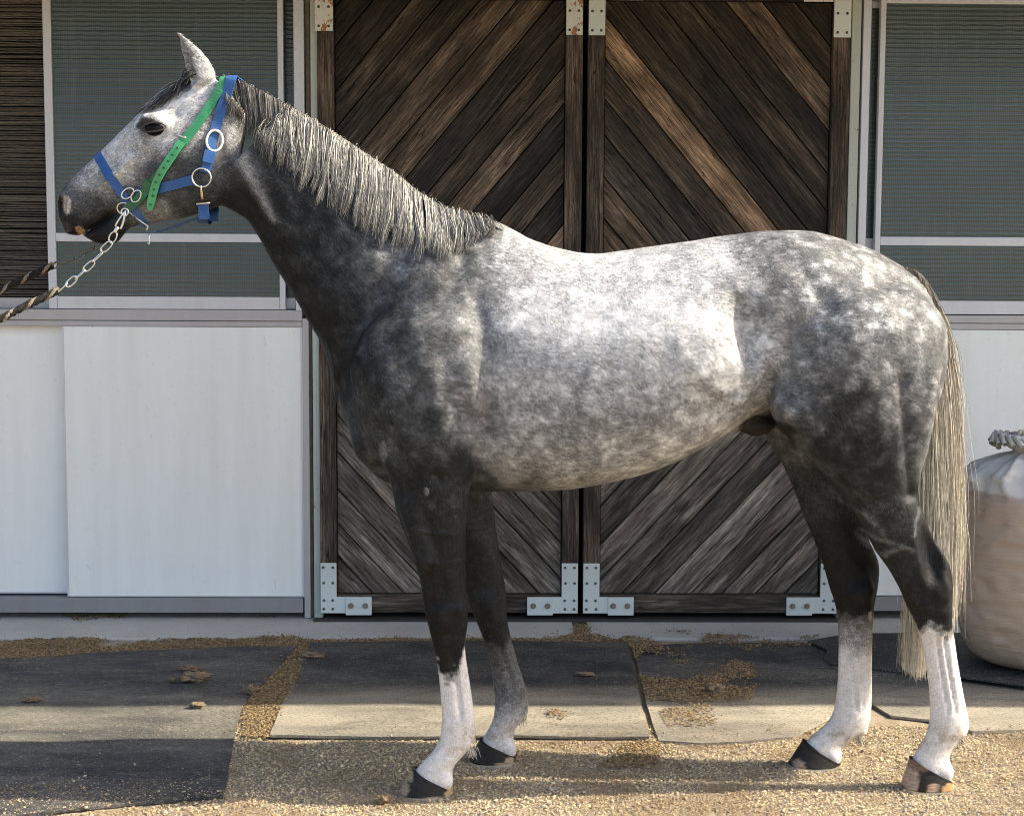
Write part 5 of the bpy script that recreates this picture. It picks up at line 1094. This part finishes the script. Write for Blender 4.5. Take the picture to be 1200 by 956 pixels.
def lead(label, start, mid, rope_px, Y, lk, snap, grp='lead chains and ropes'):
    a, b = P(*start, Y[0]), P(*mid, Y[1]); r = empty('lead_rope', a); tag(r, label, 'lead', grp)
    n_ = max(3, int((b-a).length/.030)); d = (b-a).normalized()
    for i in range(n_):
        c = a.lerp(b, (i+.5)/n_); c.z -= .012*math.sin(math.pi*(i+.5)/n_)
        o = bpy.data.objects.new('chain_link', lk); C.objects.link(o); o.parent = r; o.location = c-a
        o.rotation_euler = (d.to_track_quat('X', 'Z').to_matrix() @ Matrix.Rotation(R(90)*(i % 2)+random.uniform(-.3, .3), 3, 'X')).to_euler()
    # three-strand braid
    e = [b]+[P(*q, yq) for q, yq in rope_px[0]]+[Vector(q) for q in rope_px[1]]
    dd = np.r_[0, np.cumsum([(e[i+1]-e[i]).length for i in range(len(e)-1)])]; K = int(dd[-1]/.004); ss = np.linspace(0, dd[-1], K)
    cen = np.stack([np.interp(ss, dd, [q[i] for q in e]) for i in range(3)], 1)
    for _ in range(900): cen[1:-1] = (cen[:-2]+2*cen[1:-1]+cen[2:])/4
    paths = []
    for s in range(4):
        ph = ss/.011+s*math.pi/2; paths.append(cen+np.stack([np.zeros(K), np.cos(ph)*.0058, np.sin(ph)*.0062], 1)+RNG.normal(0, .0006, (K, 3)))
    v, f = tube_np(np.array(paths), np.full((4, K), .0056)*(.85+.3*RNG.random((4, K))), 7); me = mesh_np('rope', v, f)
    col = np.repeat(np.array([(.018, .017, .016), (.20, .165, .12), (.016, .015, .015), (.022, .02, .018)]), K*7, 0); col_attr(me, 'rope', col); o = link('rope', me, None, ROPE); keep(o, r)
    fz = []
    for i in range(260):
        k = RNG.integers(2, K-2); p0 = cen[k]; dr_ = RNG.normal(0, 1, 3); dr_ /= np.linalg.norm(dr_); fz.append([p0+dr_*.009, p0+dr_*.013+RNG.normal(0, .002, 3), p0+dr_*.016+RNG.normal(0, .003, 3)])
    v, f = tube_np(np.array(fz), np.full((260, 3), .0005), 3); me = mesh_np('rope_fuzz', v, f); col_attr(me, 'rope', np.full((len(v), 3), .04)); o = link('rope_fuzz', me, None, ROPE); o['kind'] = 'stuff'; keep(o, r)
    if snap:
        s0, s1 = P(147, 247, Y[0]), P(*start, Y[0]); d = (s1-s0); L_ = d.length; d.normalize(); w_ = d.cross(Vector((0, 1, 0))).normalized()
        tube('snap_hook', [s0+d*L_*q+w_*(.010*math.sin(q*math.pi*1.0)) for q in (0, .15, .3, .45, .55)], [.0030, .0034, .0036, .0036, .0046], CHROME, r, 8)
        tube('snap_bolt', [s0+d*L_*q-w_*(.007*math.sin(q*math.pi)) for q in (.02, .2, .4, .55)], [.0024, .0026, .0030, .0034], CHROME, r, 8)
        tube('snap_swivel', [s0+d*L_*q for q in (.52, .60, .68, .72)], [.0062, .0068, .0068, .0052], CHROME, r, 10)
        tube('snap_eye', [s0+d*L_*.86+d*(.017*math.cos(t))+w_*.010*math.sin(t) for t in np.linspace(0, 2*math.pi, 18)[:-1]], .0026, CHROME, r, 6, True)
        tube('snap_eye', [s0+d*.004+d*(.010*math.cos(t))+w_*.010*math.sin(t) for t in np.linspace(0, 2*math.pi, 18)[:-1]], .0026, CHROME, r, 6, True)
xe = P(-40, 395, -.3)
lead('near lead with bright steel chain and black tan braided rope', (130, 283), (68, 341), ([((40, 352), -.16), ((0, 374), -.22), ((-60, 405), -.30)], [(xe.x-.35, -.32, .75), (xe.x-.5, -.33, .35), (xe.x-.55, -.34, .06), (xe.x-.7, -.3, .011)]), (-.085, -.12), LINK, True)
lead('far lead with dark tarnished chain and frayed rope behind it', (122, 281), (62, 311), ([((30, 324), .06), ((0, 341), .05), ((-60, 372), .03)], [(xe.x-.3, .02, .85), (xe.x-.45, .01, .4), (xe.x-.5, .0, .06), (xe.x-.66, .05, .011)]), (.03, .06), LINK_D, False)

# ------------------------------------------------------------------ sack
def m_sack():
    t = M('woven_sack'); v = t.coords(); z = t.n('SeparateXYZ', i_0=v).outputs['Z']; n1 = t.noise(v, 5, 5); n2 = t.noise(t.coords((1, 1, 16)), 7, 6, .7); wv = t.noise(v, 300, 2)
    fill = t.ramp(t.math('ADD', z, t.math('MULTIPLY', t.noise(v, 9, 5), .05)), [(.855, 1.0), (.868, 0.0)])
    c_ = t.mix(fill, (.56, .55, .52), (.40, .315, .245)); c_ = t.mix(t.math('MULTIPLY', t.ramp(n2, [(.45, 0.), (.75, 1.)]), .22), c_, (.58, .53, .47))
    nb = t.bump(wv, .25, .001); nb = t.bump(n2, .45, .010, nb)
    return t.out(c_, .55, normal=nb, spec=.35)
SACK = m_sack()
sc = P(1210, 760, 1.22); sc.z = 0.027
sk = empty('grain_sack', sc); tag(sk, 'large tan woven sack tied at the top, standing behind the tail', 'sack')
prof = [(.0, .0), (.12, .0), (.20, .012), (.255, .045), (.295, .11), (.318, .20), (.326, .32), (.328, .45), (.327, .58), (.324, .68), (.320, .78), (.314, .85), (.296, .895), (.250, .945), (.175, .985), (.105, 1.006), (.062, 1.014), (.044, 1.024)]
pr = np.array(prof); dd = np.r_[0, np.cumsum(np.hypot(*np.diff(pr, axis=0).T))]; K = 120; ss = np.linspace(0, dd[-1], K); rr_ = np.interp(ss, dd, pr[:, 0]); zz = np.interp(ss, dd, pr[:, 1]); n_ = 120
for _ in range(3): rr_[1:-1] = (rr_[:-2]+2*rr_[1:-1]+rr_[2:])/4; zz[1:-1] = (zz[:-2]+2*zz[1:-1]+zz[2:])/4
th = np.arange(n_)*2*math.pi/n_; TH, ZZ = np.meshgrid(th, zz); RR = np.repeat(rr_[:, None], n_, 1)
q = np.stack([np.cos(TH).ravel(), np.sin(TH).ravel(), ZZ.ravel()*9], 1); cre = (vnoise(q*np.array([1.6, 1.6, 1.0]), 2.2, 2, 81).reshape(RR.shape)-.5)
topw = np.clip((ZZ-.80)/.10, 0, 1); fold = np.abs(np.sin(TH*5+9*vnoise(np.stack([np.cos(TH).ravel(), np.sin(TH).ravel(), ZZ.ravel()*2], 1), 1.7, 3, 83).reshape(RR.shape)))**.7*topw*.050*np.clip(RR/.2, .25, 1)
RR = RR*(1+.16*(vnoise(np.stack([np.cos(TH).ravel(), np.sin(TH).ravel(), ZZ.ravel()*1.5], 1), 1.2, 1, 85).reshape(RR.shape)-.5))+np.clip(RR/.2, 0, 1)*(-np.abs(cre))*.045*np.clip(ZZ/.1, 0, 1)-fold
V_ = np.stack([RR*np.cos(TH)-.02*np.sin(ZZ*3)-.055*topw**2, RR*np.sin(TH)*.95, ZZ+topw*.03*(vnoise(np.stack([np.cos(TH).ravel(), np.sin(TH).ravel(), ZZ.ravel()], 1), 2.5, 2, 87).reshape(RR.shape)-.5)*np.clip(RR/.15, 0, 1)], -1).reshape(-1, 3); idx = np.arange(K*n_).reshape(K, n_)
f_ = np.stack([idx[:-1], np.roll(idx[:-1], -1, 1), np.roll(idx[1:], -1, 1), idx[1:]], -1).reshape(-1, 4)
link('bag', mesh_np('bag', V_, f_), sk, SACK); sk.scale = (.89, .89, .82)
# gathered neck: crumpled ruff above the tie
rf = []; RU = 26
for i in range(RU):
    a = 2*math.pi*i/RU; w_ = .5+RNG.random()
    dzr = .034; pts = [(.030*math.cos(a), .030*math.sin(a), .972), (.034*math.cos(a), .034*math.sin(a), .992), ((.05+.02*w_)*math.cos(a+.2), (.05+.02*w_)*math.sin(a+.2), 1.012+.012*w_), ((.075+.02*w_)*math.cos(a-.1), (.075+.02*w_)*math.sin(a-.1), 1.010+.02*w_), ((.085+.02*w_)*math.cos(a+.15), (.085+.02*w_)*math.sin(a+.15), .985+.02*w_)]
    rf.append([(p[0]*1.35-.06, p[1]*1.35, .965+dzr+(p[2]-.97)*1.3) for p in pts])
v, f = tube_np(np.array(rf), np.array([[.012, .013, .020, .021, .013]]*RU), 7); link('gathered_neck', mesh_np('gathered_neck', v, f), sk, m_plain('pale_sack_cloth', (.55, .53, .48), .6, nscale=90, var=.35, bmp=.5, bd=.004))
tube('tie', [(.044*math.cos(t)-.06, .040*math.sin(t), 1.010+.002*math.sin(3*t)) for t in np.linspace(0, 2*math.pi, 30)[:-1]], .006, m_plain('tie_cord', (.5, .46, .38), .8), None, 8, True).parent = sk

# ------------------------------------------------------------------ loose gravel, bedding litter, clods
def pebbles(name, pos, size, cols, mat, flat=.7, seed=1):
    rg = np.random.default_rng(seed); N = len(pos); base = np.array([[1, 0, 0], [-1, 0, 0], [0, 1, 0], [0, -1, 0], [0, 0, 1], [0, 0, -1]], float)
    q = rg.normal(0, 1, (N, 4)); q /= np.linalg.norm(q, axis=1, keepdims=True); w_, x, y, z = q.T
    Rm = np.stack([1-2*(y*y+z*z), 2*(x*y-z*w_), 2*(x*z+y*w_), 2*(x*y+z*w_), 1-2*(x*x+z*z), 2*(y*z-x*w_), 2*(x*z-y*w_), 2*(y*z+x*w_), 1-2*(x*x+y*y)], 1).reshape(N, 3, 3)
    sc_ = size[:, None]*rg.uniform(.55, 1.25, (N, 3)); v = np.einsum('nij,nkj->nki', Rm, base[None]*sc_[:, None, :]); v[..., 2] *= flat
    v = v+pos[:, None, :]; F6 = np.array([[0, 2, 4], [2, 1, 4], [1, 3, 4], [3, 0, 4], [2, 0, 5], [1, 2, 5], [3, 1, 5], [0, 3, 5]])
    f = (F6[None]+6*np.arange(N)[:, None, None]).reshape(-1, 3); me = mesh_np(name, v.reshape(-1, 3), f, False); col_attr(me, 'grit', np.repeat(cols, 6, 0)); return link(name, me, None, mat)
GRIT = m_vcol('grit', 'grit', .9, .15, 200, 0.0, .15)
def in_poly(xy, poly):
    c = np.zeros(len(xy), bool); n_ = len(poly)
    for i in range(n_):
        (x0, y0), (x1, y1) = poly[i], poly[i-1]; c ^= ((y0 > xy[:, 1]) != (y1 > xy[:, 1])) & (xy[:, 0] < (x1-x0)*(xy[:, 1]-y0)/(y1-y0+1e-12)+x0)
    return c
gp = lambda L_: [(G(*p).x, G(*p).y) for p in L_]
N = 150000; xy = np.stack([RNG.uniform(-2.1, 2.1, N), -0.62+1.12*RNG.random(N)], 1)
mats = [[(-260, 765), (0, 774), (350, 760), (292, 816), (284, 832), (274, 868), (262, 937), (0, 962), (-250, 990)], [(363, 756), (735, 757), (761, 869), (314, 868)], [(741, 760), (1400, 750), (1400, 856), (1200, 858), (1139, 861), (1089, 847), (1044, 842), (1022, 829), (985, 838), (930, 866), (870, 873), (772, 872)]]
inm = np.zeros(N, bool)
for m_ in mats: inm |= in_poly(xy, gp(m_))
left = in_poly(xy, gp(mats[0]))
p3 = np.c_[xy, np.zeros(N)]; nn_ = vnoise(p3, 5, 3, 91)
keep_ = ~inm | (left & (RNG.random(N) < np.clip((.02-xy[:, 1])*1.6, 0.012, .35)*(nn_ > .42))) | (inm & ~left & (RNG.random(N) < .03+.25*(nn_ > .60)))
xy, nn_, inm, left = xy[keep_], nn_[keep_], inm[keep_], left[keep_]; N = len(xy)
sz = RNG.uniform(.0015, .0034, N)*(1+1.6*RNG.random(N)**9)*np.where(inm, .75, 1); zc = np.where(inm, .013, .002)+RNG.random(N)*.004
lite = RNG.random(N); cols = np.array([.58, .46, .29])[None]*(.45+.85*lite[:, None]); gy_ = RNG.random(N) < .20; cols[gy_] = np.array([.28, .255, .22])*(.5+1.0*RNG.random((gy_.sum(), 1)))
br = np.clip((nn_-.50)*6, 0, 1)[:, None]*.7; cols = cols*(1-br)+np.array([.27, .19, .105])[None]*br*(.6+.8*RNG.random((N, 1)))
o = pebbles('gravel', np.c_[xy, zc], sz, cols, GRIT, .75, 3); tag(o, 'loose pale gravel and grit on the ground around the hooves', 'gravel', kind='stuff')
# brown bedding litter: along the threshold, in the joint between mats, over the mat corner
def litter(poly, n_, z, dens, seed, edge=.0):
    L_ = gp(poly); xs = [p[0] for p in L_]; ys = [p[1] for p in L_]; rg = np.random.default_rng(seed); c = np.stack([rg.uniform(min(xs), max(xs), n_), rg.uniform(min(ys), max(ys), n_)], 1)
    c = c[in_poly(c, L_)]; nv = vnoise(np.c_[c, np.zeros(len(c))], 6, 3, seed); kp = rg.random(len(c)) < np.clip((nv-dens)/.13, 0, 1)**1.5; c = c[kp]; nv = nv[kp]
    far_ = rg.random(len(c)) < .14; c[far_] += rg.normal(0, .035, (far_.sum(), 2))
    return np.c_[c, z+np.clip(nv-dens, 0, .3)*.025+rg.random(len(c))*.004]
LP = [litter([(-100, 752), (350, 748), (372, 752), (362, 760), (226, 764), (110, 768), (0, 775), (-100, 774)], 26000, .004, .30, 101), litter([(372, 752), (735, 746), (735, 757), (363, 757)], 12000, .004, .34, 102),
      litter([(672, 734), (692, 734), (694, 752), (670, 752)], 1500, .004, .1, 103), litter([(692, 748), (760, 742), (880, 746), (905, 757), (880, 765), (870, 772), (890, 800), (880, 826), (800, 828), (758, 826), (742, 770), (736, 757)], 26000, .015, .44, 104),
      litter([(355, 756), (366, 756), (320, 868), (284, 868), (284, 832)], 9000, .006, .1, 105), litter([(60, 718), (150, 714), (160, 724), (90, 733)], 1600, .012, .25, 106), litter([(0, 722), (370, 719), (370, 727), (0, 730)], 2500, .012, .52, 107),
      litter([(740, 868), (775, 872), (772, 900), (700, 905)], 2500, .004, .4, 108), litter([(900, 750), (960, 748), (965, 760), (900, 764)], 900, .013, .5, 109), litter([(640, 838), (700, 838), (700, 852), (650, 852)], 700, .016, .42, 110), litter([(775, 836), (830, 830), (845, 855), (780, 856)], 900, .014, .45, 111), litter([(860, 832), (900, 830), (905, 850), (865, 852)], 400, .014, .5, 112)]
lp = np.concatenate(LP); N = len(lp); cols = np.array([.235, .165, .088])[None]*(.35+1.3*RNG.random((N, 1)))
o = pebbles('bedding_litter', lp, RNG.uniform(.0018, .0060, N), cols, GRIT, .5, 5); tag(o, 'brown bedding crumbs scattered along the threshold and over the mats', 'litter', kind='stuff')
CLOD = m_plain('dry_clod', (.20, .145, .085), .95, nscale=70, var=.6, bmp=.9, bd=.01)
def clod(px_, py_, rx, ry, rz, z, label, seed):
    bm = bmesh.new(); bmesh.ops.create_icosphere(bm, subdivisions=4, radius=1.0); co = np.array([v.co[:] for v in bm.verts]); d = vnoise(co+seed*3.1, 1.6, 3, seed); d2 = vnoise(co+seed*3.1, 4.0, 3, seed)
    for v, k, kf in zip(bm.verts, d, d2): v.co = v.co*(.2+1.3*k+1.2*(kf-.5)); v.co.x *= rx; v.co.y *= ry; v.co.z *= rz
    zmin = min(v.co.z for v in bm.verts)
    for v in bm.verts: v.co.z -= zmin
    g = G(px_, py_); o = link('dirt_clod', bm_done(bm, 'dirt_clod', True), None, CLOD); o.location = (g.x, g.y, z); tag(o, label, 'clod', 'dried clods on the mats')
for i, a in enumerate([(227, 803, .062, .035, .022, .012, 'largest brown clod on the dark left mat'), (222, 791, .036, .02, .012, .012, 'flat clod just behind the largest one on the left mat'), (203, 803, .012, .01, .008, .012, 'tiny crumb left of the largest clod'), (36, 826, .036, .02, .010, .012, 'small clod near the left edge of the mat'), (230, 834, .026, .02, .010, .012, 'pale sunlit clod below the largest clod'),
                       (293, 818, .025, .022, .016, .012, 'clod at the corner where the left mat ends'), (365, 775, .050, .016, .012, .014, 'long flat clod lying across the seam of the left and middle mats'), (838, 818, .040, .028, .020, .014, 'clod on the litter covered mat between front and hind legs'), (448, 943, .020, .016, .014, .004, 'small dark clod on the gravel before the front hoof'), (686, 795, .036, .022, .006, .014, 'flat brown crumb patch on the middle mat'), (412, 717, .035, .02, .016, .013, 'dry clod on the threshold under the left door bracket')]): clod(*a, i+1)
